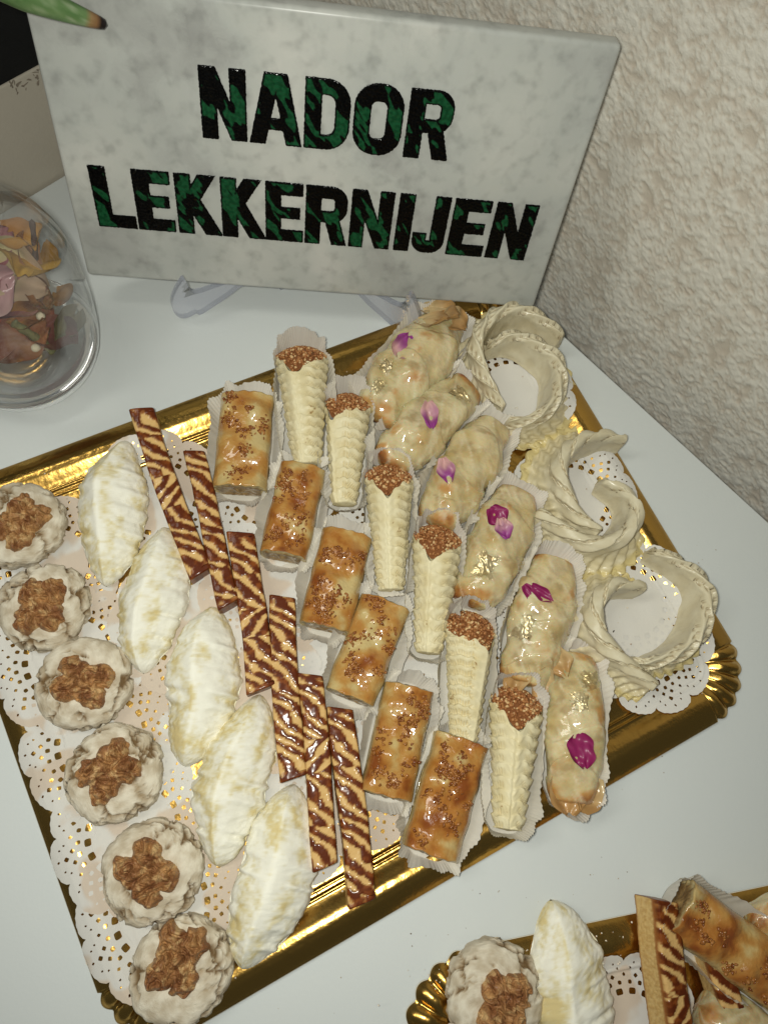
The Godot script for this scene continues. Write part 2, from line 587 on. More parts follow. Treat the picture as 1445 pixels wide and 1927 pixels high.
func powder_pastry(label: String, length: float, width: float, k: int) -> Node3D:
	var t := thing("sugared_pastry", label, "pastry", "powdered sugar pastries")
	var b := Buf.new()
	var off := k * 3.7
	loft(b, 130, 84, true, func(u, v):
		var taper := pow(maxf(sin(PI * clampf(u, 0.0, 1.0)), 0.0), 0.62) * (1.0 - 0.10 * smooth_noise.get_noise_2d(u * 3.0, off))
		taper = maxf(taper, 0.16 * smoothstep(0.0, 0.03, u) * smoothstep(1.0, 0.97, u))
		var w := width / 2 * taper
		var h := 0.024 * pow(taper, 0.8)
		var a: float = v * TAU
		var x: float = (u - 0.5) * length
		var bend := 0.0022 * sin(u * PI * 1.6 + off)
		# across: flat below, a rounded roof with its ridge a little off the middle above
		var cz := cos(a)
		var sy := sin(a)
		var z := w * signf(cz) * pow(absf(cz), 0.86)
		var y := 0.0
		var ridge := 0.18 + 0.08 * sin(u * 5.0 + off)
		if sy > 0:
			var q := cz
			var side := (1.0 - (q - ridge) / (1.0 - ridge)) if q > ridge else (q + 1.0) / (1.0 + ridge)
			y = h * (0.20 + 0.80 * pow(clampf(side, 0, 1), 0.72)) * minf(1.0, pow(sy, 0.5) * 1.6)
		else:
			y = h * 0.10 * (1.0 + sy)
		var crimp := 0.0
		if sy > 0:
			var wv: float = sin(u * length / 0.0082 * TAU * 0.72 + cz * 1.2 + smooth_noise.get_noise_2d(u * 7, off) * 3.0)
			crimp = 0.0012 * wv * (0.6 + 0.8 * smooth_noise.get_noise_2d(u * 9.0, off + 4.0)) * smoothstep(0.15, 0.6, absf(cz - ridge)) * smoothstep(0.1, 0.3, u) * smoothstep(0.98, 0.85, u)
		var p := Vector3(x, y, z + bend)
		var soft := cloud_noise.get_noise_3d(x * 55 + off, y * 55, z * 55)
		var grain := smooth_noise.get_noise_3d(x * 700, y * 700 + off, z * 700)
		var grain2 := cloud_noise.get_noise_3d(x * 260, y * 260 + off, z * 260)
		var n := Vector3(0, maxf(sy, 0.1), cz).normalized()
		if sy > -0.1:
			p += n * (crimp + 0.0011 * soft + 0.00016 * grain + 0.0005 * grain2)
		var bare := cloud_noise.get_noise_3d(x * 34 + off * 2, y * 50, z * 60) + (0.16 if cz > ridge else -0.10) + 0.40 * grain2 + 0.14 * grain - 160.0 * crimp
		tint = mix(Color(0.86, 0.84, 0.73), Color(0.66, 0.56, 0.27), smoothstep(-0.20, 0.62, bare) * 0.95)
		tint = mix(tint, Color(0.66, 0.50, 0.24), smoothstep(0.35, 0.6, bare) * 0.35)
		return p, false)
	put("dough", mesh_of(b), mat("powdered_dough", 0.95, {"bump": 0.014, "tile": 0.011}), t)
	return t

func glazed_strip(label: String, length: float, width: float, tall: float, k: int) -> Node3D:
	var t := thing("glazed_biscuit_strip", label, "biscuit", "glazed biscuit strips")
	var b := Buf.new()
	var off := k * 4.1
	var flip_at := [0.42, 0.55, 0.50, 0.60, 0.35, 0.45, 0.5, 0.6][k % 8] as float
	loft(b, 176, 64, true, func(u, v):
		var end := clampf((u - 0.03) / 0.94, 0, 1)
		var shrink := smoothstep(0.0, 0.03, u) * smoothstep(1.0, 0.97, u)
		shrink = minf(minf(u, 1.0 - u) / 0.03, 1.0)
		var wob := 1.0 + 0.05 * smooth_noise.get_noise_2d(u * 4.0, off)
		var s := rrect(v, width * wob, tall, 0.0012)
		if shrink < 1.0:
			s = Vector2(s.x * shrink, tall / 2 + (s.y - tall / 2) * shrink)
		var x := (end - 0.5) * length
		var top := smoothstep(tall * 0.80, tall * 0.97, s.y)
		var skew := 0.0035 * (s.x / width) * (1.0 if u > 0.5 else -1.0)
		if shrink < 1.0 or u < 0.06 or u > 0.94:
			x += skew
		var dome := 0.0005 * (1.0 - pow(absf(s.x) / (width / 2), 2.0)) * top
		var lane := -1.0 if k % 2 == 0 and end > flip_at and end < flip_at + 0.18 else 1.0
		var wob2 := smooth_noise.get_noise_3d(x * 90, s.x * 90, off) * 0.10
		var stripe := sin(TAU * (x / 0.0096 + lane * s.x / 0.0105 + wob2 + 0.50 * smooth_noise.get_noise_2d(x * 45, off) + off)) + 0.25 * smooth_noise.get_noise_3d(x * 500, s.x * 500, off)
		var blot := cloud_noise.get_noise_3d(x * 85 + off, s.x * 120, 2.0)
		var brown := smoothstep(-0.10, 0.28, stripe * (0.70 + 0.3 * blot) + blot * 1.25 + 0.30)
		var toast := maxf(smoothstep(0.08, 0.0, end), smoothstep(0.92, 1.0, end)) * (0.75 + blot)
		brown = maxf(brown, smoothstep(0.35, 0.8, toast))
		var crumb := cloud_noise.get_noise_3d(x * 420, s.y * 420, s.x * 420 + off)
		var glaze := mix(Color(0.66, 0.43, 0.17), Color(0.105, 0.022, 0.006), brown)
		glaze = mix(glaze, Color(0.30, 0.085, 0.016), maxf(smoothstep(0.25, 0.55, brown) * smoothstep(1.0, 0.6, brown) * 0.8, brown * smoothstep(0.0, 0.5, cloud_noise.get_noise_3d(x * 160, s.x * 160, off + 5.0)) * 0.6))
		glaze = mix(glaze, Color(0.52, 0.27, 0.08), clampf(0.3 + crumb, 0, 1) * 0.35 * (1.0 - brown))
		var side := mix(Color(0.66, 0.47, 0.20), Color(0.50, 0.31, 0.11), 0.5 + crumb * 1.3)
		side = mix(side, Color(0.30, 0.11, 0.03), smoothstep(0.72, 0.8, s.y / tall) + 0.7 * smoothstep(0.12, 0.05, s.y / tall))
		if shrink < 1.0:
			side = mix(Color(0.30, 0.11, 0.03), Color(0.12, 0.03, 0.01), 0.5 + blot)
		tint = mix(side, glaze, top)
		var p := Vector3(x, s.y + dome + 0.00045 * top * (brown - 0.5) + 0.0003 * blot * top, s.x + 0.0012 * sin(u * 4.0 + off))
		p += Vector3(0, 0, signf(s.x)) * 0.0004 * crumb * (1.0 - top)
		return p)
	put("biscuit", mesh_of(b), mat("glazed_biscuit", 0.5, {"spec": 0.2, "coat": 0.30, "coat_rough": 0.14, "bump": 0.012, "tile": 0.014}), t)
	return t

func crumbs(b: Buf, at: Vector3, spread: Vector3, count: int, size: float, cols: Array) -> void:
	for j in count:
		var p := at + Vector3(rng.randfn() * spread.x, rng.randfn() * spread.y, rng.randfn() * spread.z)
		var s := size * rng.randf_range(0.55, 1.25)
		rock(b, p, Vector3(s, s * 0.75, s * rng.randf_range(0.7, 1.0)), mix(cols[0], cols[1], rng.randf()), 0.25)

func baklava(label: String, length: float, width: float, tall: float, k: int) -> Node3D:
	var t := thing("filo_nut_roll", label, "pastry", "honey glazed filo rolls")
	rng.seed = 900 + k
	var off := k * 6.1
	var b := Buf.new()
	var amber: float = [0.15, 0.45, 0.3, 0.35, 0.4, 0.8, 0.45, 0.3][k % 8]
	var top_at := func(x: float, z: float) -> float:
		var q := absf(z) / (width / 2)
		return tall * (1.0 - 0.20 * pow(q, 2.6)) + 0.0013 * sin(x * 260 + off + z * 40) + 0.0012 * smooth_noise.get_noise_3d(x * 90, z * 90, off)
	loft(b, 120, 96, true, func(u, v):
		var shrink := minf(minf(u, 1.0 - u) / 0.09, 1.0)
		var end := clampf((u - 0.09) / 0.82, 0, 1)
		var x := (end - 0.5) * length
		var s := rrect(v, width * (1.0 + 0.04 * smooth_noise.get_noise_2d(u * 4, off)), tall, 0.0055)
		if shrink < 1.0:
			s = Vector2(s.x * shrink, tall * 0.45 + (s.y - tall * 0.45) * shrink)
		var top := smoothstep(tall * 0.74, tall * 0.95, s.y)
		var y := s.y
		if s.y > tall * 0.5 and shrink >= 1.0:
			y = s.y * top_at.call(x, s.x) / tall
		elif s.y > tall * 0.5:
			y = s.y * top_at.call(x, s.x) / tall
		var layer := sin(s.y / 0.00085 + 2.0 * smooth_noise.get_noise_2d(x * 60, off) + (8.0 * shrink if shrink < 1.0 else 0.0))
		var cloud := cloud_noise.get_noise_3d(x * 48 + off, s.x * 48, 1.0)
		var fine := cloud_noise.get_noise_3d(x * 260, s.y * 260, s.x * 260 + off)
		var glaze := mix(Color(0.53, 0.325, 0.095), Color(0.39, 0.155, 0.030), 0.40 + amber * 0.7 + cloud * 1.3)
		glaze = mix(glaze, Color(0.21, 0.055, 0.010), smoothstep(0.18, 0.6, cloud + amber * 0.35 - 0.1) * 0.9)
		glaze = mix(glaze, Color(0.56, 0.45, 0.21), smoothstep(0.0, 0.45, -cloud - amber * 0.25) * 0.8)
		var side := mix(Color(0.50, 0.40, 0.19), Color(0.36, 0.25, 0.09), 0.5 + 0.4 * layer + 0.5 * fine)
		tint = mix(side, glaze, top)
		var p := Vector3(x, y, s.x)
		if shrink < 1.0:
			# the cut end: pale leaves round a brown nut filling
			var core := smoothstep(0.86, 0.76, shrink + 0.12 * smooth_noise.get_noise_2d(s.x * 300, s.y * 300 + off))
			tint = mix(mix(Color(0.56, 0.48, 0.27), Color(0.40, 0.30, 0.13), 0.5 + 0.5 * layer), mix(Color(0.34, 0.22, 0.09), Color(0.19, 0.11, 0.042), 0.5 + fine * 1.6), core)
			var bulge := (1.0 if u > 0.5 else -1.0) * (0.0010 * cos(shrink * 9.0) * (1.0 - shrink) + 0.0006 * fine * core + 0.0005 * layer * (1.0 - core) + 0.0004 * core)
			p.x += bulge
		else:
			p.z += signf(s.x) * 0.0003 * layer * (1.0 - top)
		# a ragged end where the top leaf overhangs
		if shrink >= 0.8 and s.y > tall * 0.7:
			p.x += signf(end - 0.5) * smoothstep(0.47, 0.5, absf(end - 0.5)) * (0.0001 + 0.0006 * smooth_noise.get_noise_2d(s.x * 160, off))
		p += Vector3(0, 0.0002 * fine * top, 0)
		return p)
	put("roll", mesh_of(b), mat("honeyed_filo", 0.32, {"coat": 1.0, "coat_rough": 0.07, "sss": 0.0, "bump": 0.03, "tile": 0.02, "bump_tex": noise_tex("wrinkle", 256, 0.03, 3)}), t)
	var c := Buf.new()
	for j in 15 + k % 3 * 3:
		var x := rng.randf_range(-0.44, 0.44) * length
		var z := rng.randf_range(-0.38, 0.38) * width
		for i in rng.randi_range(8, 22):
			var px := clampf(x + rng.randfn() * 0.0021, -length * 0.48, length * 0.48)
			var pz := clampf(z + rng.randfn() * 0.0018, -width * 0.46, width * 0.46)
			var s := rng.randf_range(0.00055, 0.00135)
			rock(c, Vector3(px, top_at.call(px, pz) + s * 0.15, pz), Vector3(s * rng.randf_range(0.8, 1.5), s * 0.7, s), mix(Color(0.40, 0.17, 0.045), Color(0.16, 0.042, 0.010), rng.randf()), 0.42)
	var nuts := put("chopped_nuts", mesh_of(c, true), mat("honeyed_nut", 0.4, {"coat": 0.5, "coat_rough": 0.15}), t)
	nuts.set_meta("kind", "stuff")
	return t

func nut_cone(label: String, length: float, width: float, k: int) -> Node3D:
	var t := thing("nut_filled_horn", label, "pastry", "cream coloured horns filled with chopped nuts")
	rng.seed = 300 + k
	var off := k * 2.9
	var lean := 0.0215
	var rad := func(u: float) -> float:
		return lerpf(width * 0.52, width * 0.25, pow(u, 0.9)) * (1.0 - 0.10 * smoothstep(0.93, 1.0, u))
	var seam: float = [0.35, 0.75, 0.20, 0.30, -0.70, 0.15, 0.3, 0.2][k % 8]      # where the wrap closes, as an angle off the top
	var b := Buf.new()
	loft(b, 190, 120, true, func(u, v):
		var a: float = v * TAU                          # 0 = top
		var up := cos(a)
		var rel := wrapf(a - seam, -PI, PI)
		var side := 1.0 if rel > 0 else 0.0
		var r: float = rad.call(u)
		var closing := smoothstep(1.0, 0.985, u)
		var notch := 0.009 * exp(-pow(rel / 0.35, 2.0))
		var start := lean * (0.5 + 0.5 * up) + notch + 0.0010 * sin(a * 14.0 + off)
		var x: float = lerpf(start, length, u) - length / 2
		var ph: float = (x + length / 2 + 0.0012 * smooth_noise.get_noise_2d(a * 1.5, off)) / (0.0062 + 0.0008 * sin(off)) + side * 0.55 + absf(rel) * 0.22 * (1.0 if side > 0 else -0.6) + off
		var s := fposmod(ph, 1.0)
		var band: float = (pow(1.0 - s, 0.7) if s > 0.12 else s / 0.12 * 0.91) * smoothstep(0.0, 0.05, u)
		var wide := smoothstep(0.25, 0.7, absf(rel)) * smoothstep(2.6, 1.9, absf(rel))
		var comb := (0.5 + 0.5 * cos(a * r / 0.0017 * TAU)) * smoothstep(0.40, 0.62, s) * smoothstep(1.0, 0.85, s) * smoothstep(0.35, 0.6, absf(rel)) * smoothstep(2.5, 2.0, absf(rel))
		var scallop := exp(-pow((absf(rel) - 0.10 - 0.10 * sin(ph * TAU)) / 0.10, 2.0))
		var soft := cloud_noise.get_noise_3d(x * 60 + off, cos(a), sin(a))
		var grain := smooth_noise.get_noise_3d(x * 700, cos(a) * 9.0, sin(a) * 9.0)
		var lift := 0.00155 * band * (0.30 + 0.70 * wide) * (1.0 + 0.5 * smooth_noise.get_noise_3d(floorf(ph) * 3.1, side * 5.0, off)) - 0.00120 * comb + 0.0007 * soft + 0.0004 * scallop
		if side > 0:
			lift += 0.0010 * smoothstep(0.0, 0.08, rel) * smoothstep(0.9, 0.1, rel)
		r = (r + lift) * closing
		var flat := maxf(-up, 0.0)
		tint = mix(Color(0.74, 0.665, 0.435), Color(0.67, 0.575, 0.33), 0.5 + soft * 1.4 - 0.3 * band)
		tint = mix(tint, Color(0.46, 0.345, 0.145), comb * 0.6)
		if soft > 0.52 and grain > 0.2:
			tint = Color(0.34, 0.21, 0.08)
		return Vector3(x, width * 0.44 * lerpf(1.0, 0.72, u) + r * up * (1.0 - 0.18 * flat) * 0.92, r * sin(a)))
	var dough := put("dough", mesh_of(b), mat("horn_dough", 0.6, {"bump": 0.008, "tile": 0.016, "coat": 0.15, "coat_rough": 0.3}), t)
	dough.name = "dough"
	# the filling: a dome in the slanted mouth, covered with chopped nuts
	var f := Buf.new()
	var mouth := func(r: float, a: float) -> Vector3:
		var up := cos(a)
		var x := lean * (0.5 + 0.5 * up * r) - length / 2 + 0.0012
		var bulge := 0.0062 * (1.0 - r * r)
		var rr: float = rad.call(0.0) * 0.97 * r
		return Vector3(x + 0.007 * exp(-pow(wrapf(a - seam, -PI, PI) / 0.35, 2.0)) * r * r, width * 0.44 + rr * up * 0.92, rr * sin(a)) + Vector3(-0.85, 0.52, 0) * bulge
	tint = Color(0.22, 0.085, 0.028)
	loft(f, 8, 36, true, func(u, v): return mouth.call(u, v * TAU))
	for j in 560:
		var r := sqrt(rng.randf()) * 1.0
		var a := rng.randf() * TAU
		var s := rng.randf_range(0.00055, 0.00125)
		var col := mix(Color(0.45, 0.20, 0.07), Color(0.24, 0.085, 0.028), rng.randf())
		if rng.randf() < 0.2:
			col = Color(0.64, 0.42, 0.20)
		rock(f, mouth.call(r, a) + Vector3(-0.0004, 0.0003, 0), Vector3(s, s * 0.85, s), col, 0.3)
	var nuts := put("nut_filling", mesh_of(f, true), mat("chopped_nut", 0.5, {"coat": 0.2, "coat_rough": 0.25}), t)
	nuts.set_meta("kind", "stuff")
	return t

func petal_mesh(length: float, width: float, k: int, base: Color, tip: Color, curl := 0.3) -> ArrayMesh:
	var b := Buf.new()
	for side in [0.0, 0.00035]:
		loft(b, 16, 14, false, func(u, v):
			var w: float = width / 2 * pow(sin(PI * clampf(u * 0.86 + 0.10, 0, 1)), 0.75) * (1.0 + 0.10 * sin(u * 9 + k))
			var q: float = (v - 0.5) * 2.0
			var notch := 1.0 - 0.12 * exp(-pow(q / 0.25, 2.0)) * smoothstep(0.7, 1.0, u) + 0.05 * smooth_noise.get_noise_2d(q * 2.0, k)
			var fold := smooth_noise.get_noise_3d(u * 2.2 + k * 3.0, q * 1.3, 0.0)
			var vein := ridge_noise.get_noise_2d(u * 1.2 + k, q * 5.0)
			tint = mix(base, tip, smoothstep(0.15, 0.8, u + 0.2 * fold))
			tint = mix(tint, tint * 0.62, clampf(vein * 0.5, 0, 1))
			return Vector3((u - 0.5) * length * notch, curl * width * q * q * 0.6 + fold * width * 0.13 + curl * length * 0.3 * pow(u - 0.4, 2.0) - side + 0.0002 * vein, q * w), side > 0.0)
	return mesh_of(b)

func gold_leaf_mesh(size: Vector2, k: int, height_at: Callable) -> ArrayMesh:
	var b := Buf.new()
	for side in [0.0, 0.0002]:
		loft(b, 20, 16, false, func(u, v):
			var q := Vector2(u - 0.5, v - 0.5)
			var rag := 1.0 + 0.32 * smooth_noise.get_noise_3d(q.x * 4.0, q.y * 4.0, k * 3.0)
			q *= size * rag
			tint = Color(0.95, 0.66, 0.24)
			var lift := 0.0012 + 0.0008 * smooth_noise.get_noise_3d(q.x * 380, q.y * 380, k) + 0.0004 * smooth_noise.get_noise_3d(q.x * 1000, q.y * 1000, k)
			return Vector3(q.x, height_at.call(q) + lift - side, q.y), side > 0.0)
	return mesh_of(b)

# petals: [x, z, turn, length, width, shade]; leaves: [x, z, size x, size z]; all in the pastry's own axes
func filo_parcel(label: String, length: float, width: float, k: int, petals: Array, leaves: Array, flakes: Array) -> Node3D:
	var t := thing("filo_parcel", label, "pastry", "filo parcels with rose petals and gold leaf")
	rng.seed = 700 + k
	var off := k * 7.7
	var tall := 0.023
	var form := func(x: float, a: float) -> Vector3:
		var u := x / length + 0.5
		var body := pow(maxf(sin(PI * clampf(lerpf(0.04, 0.95, u), 0, 1)), 0.0), 0.55)
		var tip := smoothstep(0.0, 0.02, u) * smoothstep(1.0, 0.98, u)
		var w := width / 2 * lerpf(0.36, 1.0, body)
		var h := tall * lerpf(0.42, 1.0, body)
		var cz := cos(a)
		var sy := sin(a)
		var z := w * signf(cz) * pow(absf(cz), 0.85)
		var y := h * (0.34 + 0.66 * pow(maxf(sy, 0.0), 0.8)) if sy > 0 else h * 0.34 * (1.0 + sy * (1.0 - 0.001))
		var wrap_at := 0.0
		for j in 3:
			var at: float = [0.26, 0.55, 0.80][j] + 0.05 * sin(k * 2.0 + j * 3.0) + 0.07 * sin(a * 2.0 + k + j * 1.7)
			wrap_at += 0.0011 * smoothstep(at - 0.006, at + 0.006, u) * smoothstep(at + 0.26, at + 0.1, u)
		var fold := ridge_noise.get_noise_3d(x * 16 + off + z * 26.0, y * 16, z * 20)
		var lump := smooth_noise.get_noise_3d(x * 48 + off, y * 40, z * 48)
		var fine := cloud_noise.get_noise_3d(x * 190 + z * 120 + off, y * 190, z * 90)
		var n := Vector3(0, maxf(sy, 0.0) + 0.05, cz).normalized()
		var p := Vector3(x, y, z)
		var amt := wrap_at + 0.0022 * lump + 0.0014 * fold + 0.00025 * fine + 0.0005 * ridge_noise.get_noise_3d(x * 44 + z * 60.0 - off, y * 44, z * 22)
		if sy < 0:
			amt *= 1.0 + maxf(sy, -1.0)
		p += n * amt
		p = Vector3(p.x, tall * 0.34 * (1.0 - tip) + p.y * tip + (tall * -0.08) * (1.0 - tip), p.z * tip)
		var cloud := cloud_noise.get_noise_3d(x * 42 + off, y * 42, z * 42)
		var ends := maxf(smoothstep(0.16, 0.0, u), smoothstep(0.86, 1.0, u))
		tint = mix(Color(0.52, 0.395, 0.175), Color(0.67, 0.57, 0.34), 0.5 + 1.1 * cloud_noise.get_noise_3d(x * 50 - off, y * 50, z * 50))
		tint = mix(tint, Color(0.50, 0.40, 0.24), smoothstep(0.10, 0.55, -cloud) * 0.7)
		tint = mix(tint, Color(0.50, 0.24, 0.06), smoothstep(0.22, 0.55, cloud * 0.9 + ends * 0.55 - 0.02) * 0.85)
		tint = mix(tint, Color(0.26, 0.075, 0.014), smoothstep(0.55, 0.95, cloud + ends * 0.55) * 0.9)
		var within := cloud_noise.get_noise_3d(x * 70 + off + 40.0, y * 70, z * 70)
		tint = mix(tint, Color(0.37, 0.26, 0.115), smoothstep(0.10, 0.50, within) * 0.65)
		var crease := ridge_noise.get_noise_3d(x * 44 + z * 60.0 - off, y * 44, z * 22)
		tint = mix(tint, Color(0.74, 0.66, 0.46), smoothstep(0.55, 0.9, crease) * 0.5)
		tint = mix(tint, tint * 0.85, clampf(fine * 1.2 + fold * 0.25, 0, 1))
		return p
	var b := Buf.new()
	loft(b, 130, 96, true, func(u, v): return form.call((u - 0.5) * length, v * TAU))
	put("filo_wrap", mesh_of(b), mat("syrup_filo", 0.5, {"sss": 0.35, "coat": 0.9, "coat_rough": 0.08, "bump": 0.045, "tile": 0.040, "bump_tex": noise_tex("wrinkle", 256, 0.03, 3)}), t)
	var surface := func(x: float, z: float) -> float:
		var w: float = width / 2
		return (form.call(x, acos(clampf(z / w, -0.95, 0.95))) as Vector3).y
	for j in petals.size():
		var q = petals[j]
		var shade := [Color(0.30, 0.05, 0.24), Color(0.26, 0.02, 0.10)][q[5]] as Color
		var p := put("rose_petal", petal_mesh(q[3], q[4], k * 5 + j, Color(0.62, 0.36, 0.34) if q[5] == 0 else shade, shade, 0.30), mat("rose_petal", 0.5, {"back": Color(0.3, 0.2, 0.28), "coat": 0.25, "coat_rough": 0.25}), t)
		p.position = Vector3(q[0], surface.call(q[0], q[1]) + 0.0012, q[1])
		p.rotation = Vector3(0.5 * q[1] / (width / 2), q[2], 0)
	for j in leaves.size():
		var q = leaves[j]
		var g := put("gold_leaf", gold_leaf_mesh(Vector2(q[2], q[3]), k * 3 + j, func(d: Vector2): return surface.call(q[0] + d.x, q[1] + d.y)), mat("gold_leaf", 0.38, {"metal": 0.55}), t)
		g.position = Vector3(q[0], -0.0004, q[1])
	for j in flakes.size():
		var q = flakes[j]
		var fl := put("filo_flake", petal_mesh(q[3], q[4], k * 9 + j, Color(0.60, 0.45, 0.23), Color(0.50, 0.29, 0.11), 0.4), mat("crisp_filo", 0.4, {"back": Color(0.5, 0.35, 0.2), "coat": 0.6, "coat_rough": 0.15}), t)
		fl.position = Vector3(q[0], q[5], q[1])
		fl.rotation = Vector3(q[6], q[2], q[7])
	return t

# a crescent standing on its edge, its top twisted like a rope; line: x, z of the ridge in turn
func crescent(label: String, line: Array, outward: float, k: int, base_wide := 1.0) -> Node3D:
	var t := thing("twisted_crescent", label, "pastry", "pale crescents with a twisted crest")
	var off := k * 3.3
	var pts := []
	var mid := Vector3.ZERO
	for j in range(0, line.size(), 2):
		pts.append(Vector3(line[j], 0, line[j + 1]))
		mid += pts[-1] / (line.size() / 2.0)
	for j in pts.size():
		pts[j] -= mid
	var nu := 200
	var c := curve_through(pts, nu)
	var run := PackedFloat32Array([0.0])
	for j in nu:
		run.append(run[j] + c[j].distance_to(c[j + 1]))
	var total := run[nu]
	# across: [outward cm, share of the height], from the inner foot over the crest to the flange and back
	var sec := [[-0.50, 0.0], [-0.56, 0.14], [-0.48, 0.42], [-0.40, 0.72], [-0.32, 0.90], [-0.08, 1.0], [0.18, 1.0], [0.42, 0.92], [0.56, 0.76], [0.56, 0.56], [0.74, 0.40], [0.98, 0.26], [1.30, 0.14], [1.62, 0.085], [2.00, 0.06], [2.10, 0.02], [1.85, 0.0], [0.9, 0.0]]
	var b := Buf.new()
	var nv := 96
	var ns := sec.size()
	loft(b, nu, nv, true, func(u, v):
		var j := roundi(u * nu)
		var along := (c[mini(j + 2, nu)] - c[maxi(j - 2, 0)]).normalized()
		var out := Vector3(-along.z, 0, along.x) * outward
		var s: float = run[j]
		var f: float = v * ns
		var i0 := int(f) % ns
		var w: float = f - int(f)
		var q0 := Vector2(sec[(i0 + ns - 1) % ns][0], sec[(i0 + ns - 1) % ns][1])
		var q1 := Vector2(sec[i0][0], sec[i0][1])
		var q2 := Vector2(sec[(i0 + 1) % ns][0], sec[(i0 + 1) % ns][1])
		var q3 := Vector2(sec[(i0 + 2) % ns][0], sec[(i0 + 2) % ns][1])
		var q := q1.cubic_interpolate(q2, q0, q3, w)
		q.y = maxf(q.y, 0.0)
		var near := minf(s, total - s)
		var plump := lerpf(0.42, 1.0, pow(clampf(near / (total * 0.36), 0, 1), 0.7))
		var high := 0.018 + 0.011 * pow(sin(PI * u), 0.6)
		var closed := smoothstep(0.0, 0.0022, near)
		var o: float = q.x * 0.01 * plump * (base_wide if q.x > 0.6 else 1.0)
		var y: float = q.y * high
		var crest := smoothstep(3.0, 4.4, f) * smoothstep(10.0, 8.2, f)
		var twist: float = s / 0.0175 + (f - 6.0) * 0.34 * outward + off
		var tw := fposmod(twist, 1.0)
		var scale_lift := (pow(tw, 0.55) if tw < 0.88 else (1.0 - tw) / 0.12 * 0.93) - 0.45
		var teeth := (0.5 + 0.5 * cos((f - 5.0) * 0.0011 / 0.00115 * TAU * 1.3)) * smoothstep(0.93, 0.99, tw + 0.04) + (0.5 + 0.5 * cos((f - 5.0) * TAU * 1.25)) * exp(-pow((tw - 0.17) / 0.11, 2.0))
		var skirt := smoothstep(9.2, 11.0, f) * smoothstep(15.5, 14.8, f)
		var folds := sin(TAU * (s / 0.0072 + 0.22 * f + off)) + 0.5 * smooth_noise.get_noise_2d(s * 150, f)
		var flange := smoothstep(12.3, 13.2, f) * smoothstep(16.0, 15.0, f)
		var soft := cloud_noise.get_noise_3d(s * 70 + off, f * 0.5, 0.0)
		var grain := smooth_noise.get_noise_3d(s * 600, f * 5.0, off)
		o += crest * (0.0016 * scale_lift + 0.0010 * sin(TAU * (twist + 0.3))) * (0.4 if f < 6.0 else 1.0) + skirt * 0.0010 * folds * (1.0 - flange)
		o += flange * (0.0011 * sin(TAU * s / 0.0058) + 0.0006 * soft)
		y += crest * 0.0030 * scale_lift - crest * 0.0016 * teeth + skirt * (0.0008 * folds + 0.0006 * soft)
		o += 0.0007 * soft
		o -= crest * 0.0010 * teeth
		y += flange * 0.0005 * sin(TAU * s / 0.0058 + 1.0)
		var pin := flange * smoothstep(0.55, 0.75, smooth_noise.get_noise_2d(s * 700, f * 6.0 + off))
		tint = mix(Color(0.67, 0.61, 0.44), Color(0.59, 0.52, 0.35), 0.5 + soft * 1.3 + 0.1 * grain)
		tint = mix(tint, Color(0.60, 0.50, 0.235), flange * 0.9 + skirt * 0.25)
		tint = mix(tint, Color(0.27, 0.18, 0.08), crest * smoothstep(0.35, 0.8, teeth) * 0.75 + pin * 0.7)
		var centre_y := high * 0.35
		var o_in := lerpf(0.002, o, closed)
		y = lerpf(centre_y, maxf(y, 0.0), closed)
		return c[j] + out * o_in + Vector3(0, y, 0))
	put("dough", mesh_of(b), mat("crescent_dough", 0.5, {"coat": 0.45, "coat_rough": 0.22, "bump": 0.010, "tile": 0.015}), t)
	var h := 0.0022
	for p in pts:
		h = maxf(h, minf(tray_height(Vector2(p.x + mid.x, p.z + mid.z)), 0.006))
	t.position = Vector3(mid.x, 0.0040, mid.z)
	return t

# ---------------------------------------------------------------- lettering
func seg(p: Vector2, a: Vector2, b: Vector2, w: float) -> float:      # a straight stroke with square ends
	var d := b - a
	var l := d.length()
	d /= l
	var q := p - (a + b) / 2
	var e := Vector2(absf(q.dot(d)) - l / 2, absf(q.cross(d)) - w / 2)
	return e.max(Vector2.ZERO).length() + minf(maxf(e.x, e.y), 0.0)

func bar(p: Vector2, x0: float, y0: float, x1: float, y1: float) -> float:
	var e := (p - Vector2(x0 + x1, y0 + y1) / 2).abs() - Vector2(x1 - x0, y1 - y0) / 2
	return e.max(Vector2.ZERO).length() + minf(maxf(e.x, e.y), 0.0)

func ring(p: Vector2, x0: float, y0: float, x1: float, y1: float, r: float, t: float) -> float:
	var rect := func(g: float, rr: float) -> float:
		var e := (p - Vector2(x0 + x1, y0 + y1) / 2).abs() - Vector2(x1 - x0, y1 - y0) / 2 + Vector2.ONE * (g + rr)
		return e.max(Vector2.ZERO).length() + minf(maxf(e.x, e.y), 0.0) - rr
	return maxf(rect.call(0.0, r), -rect.call(t, maxf(r - t, 0.001)))

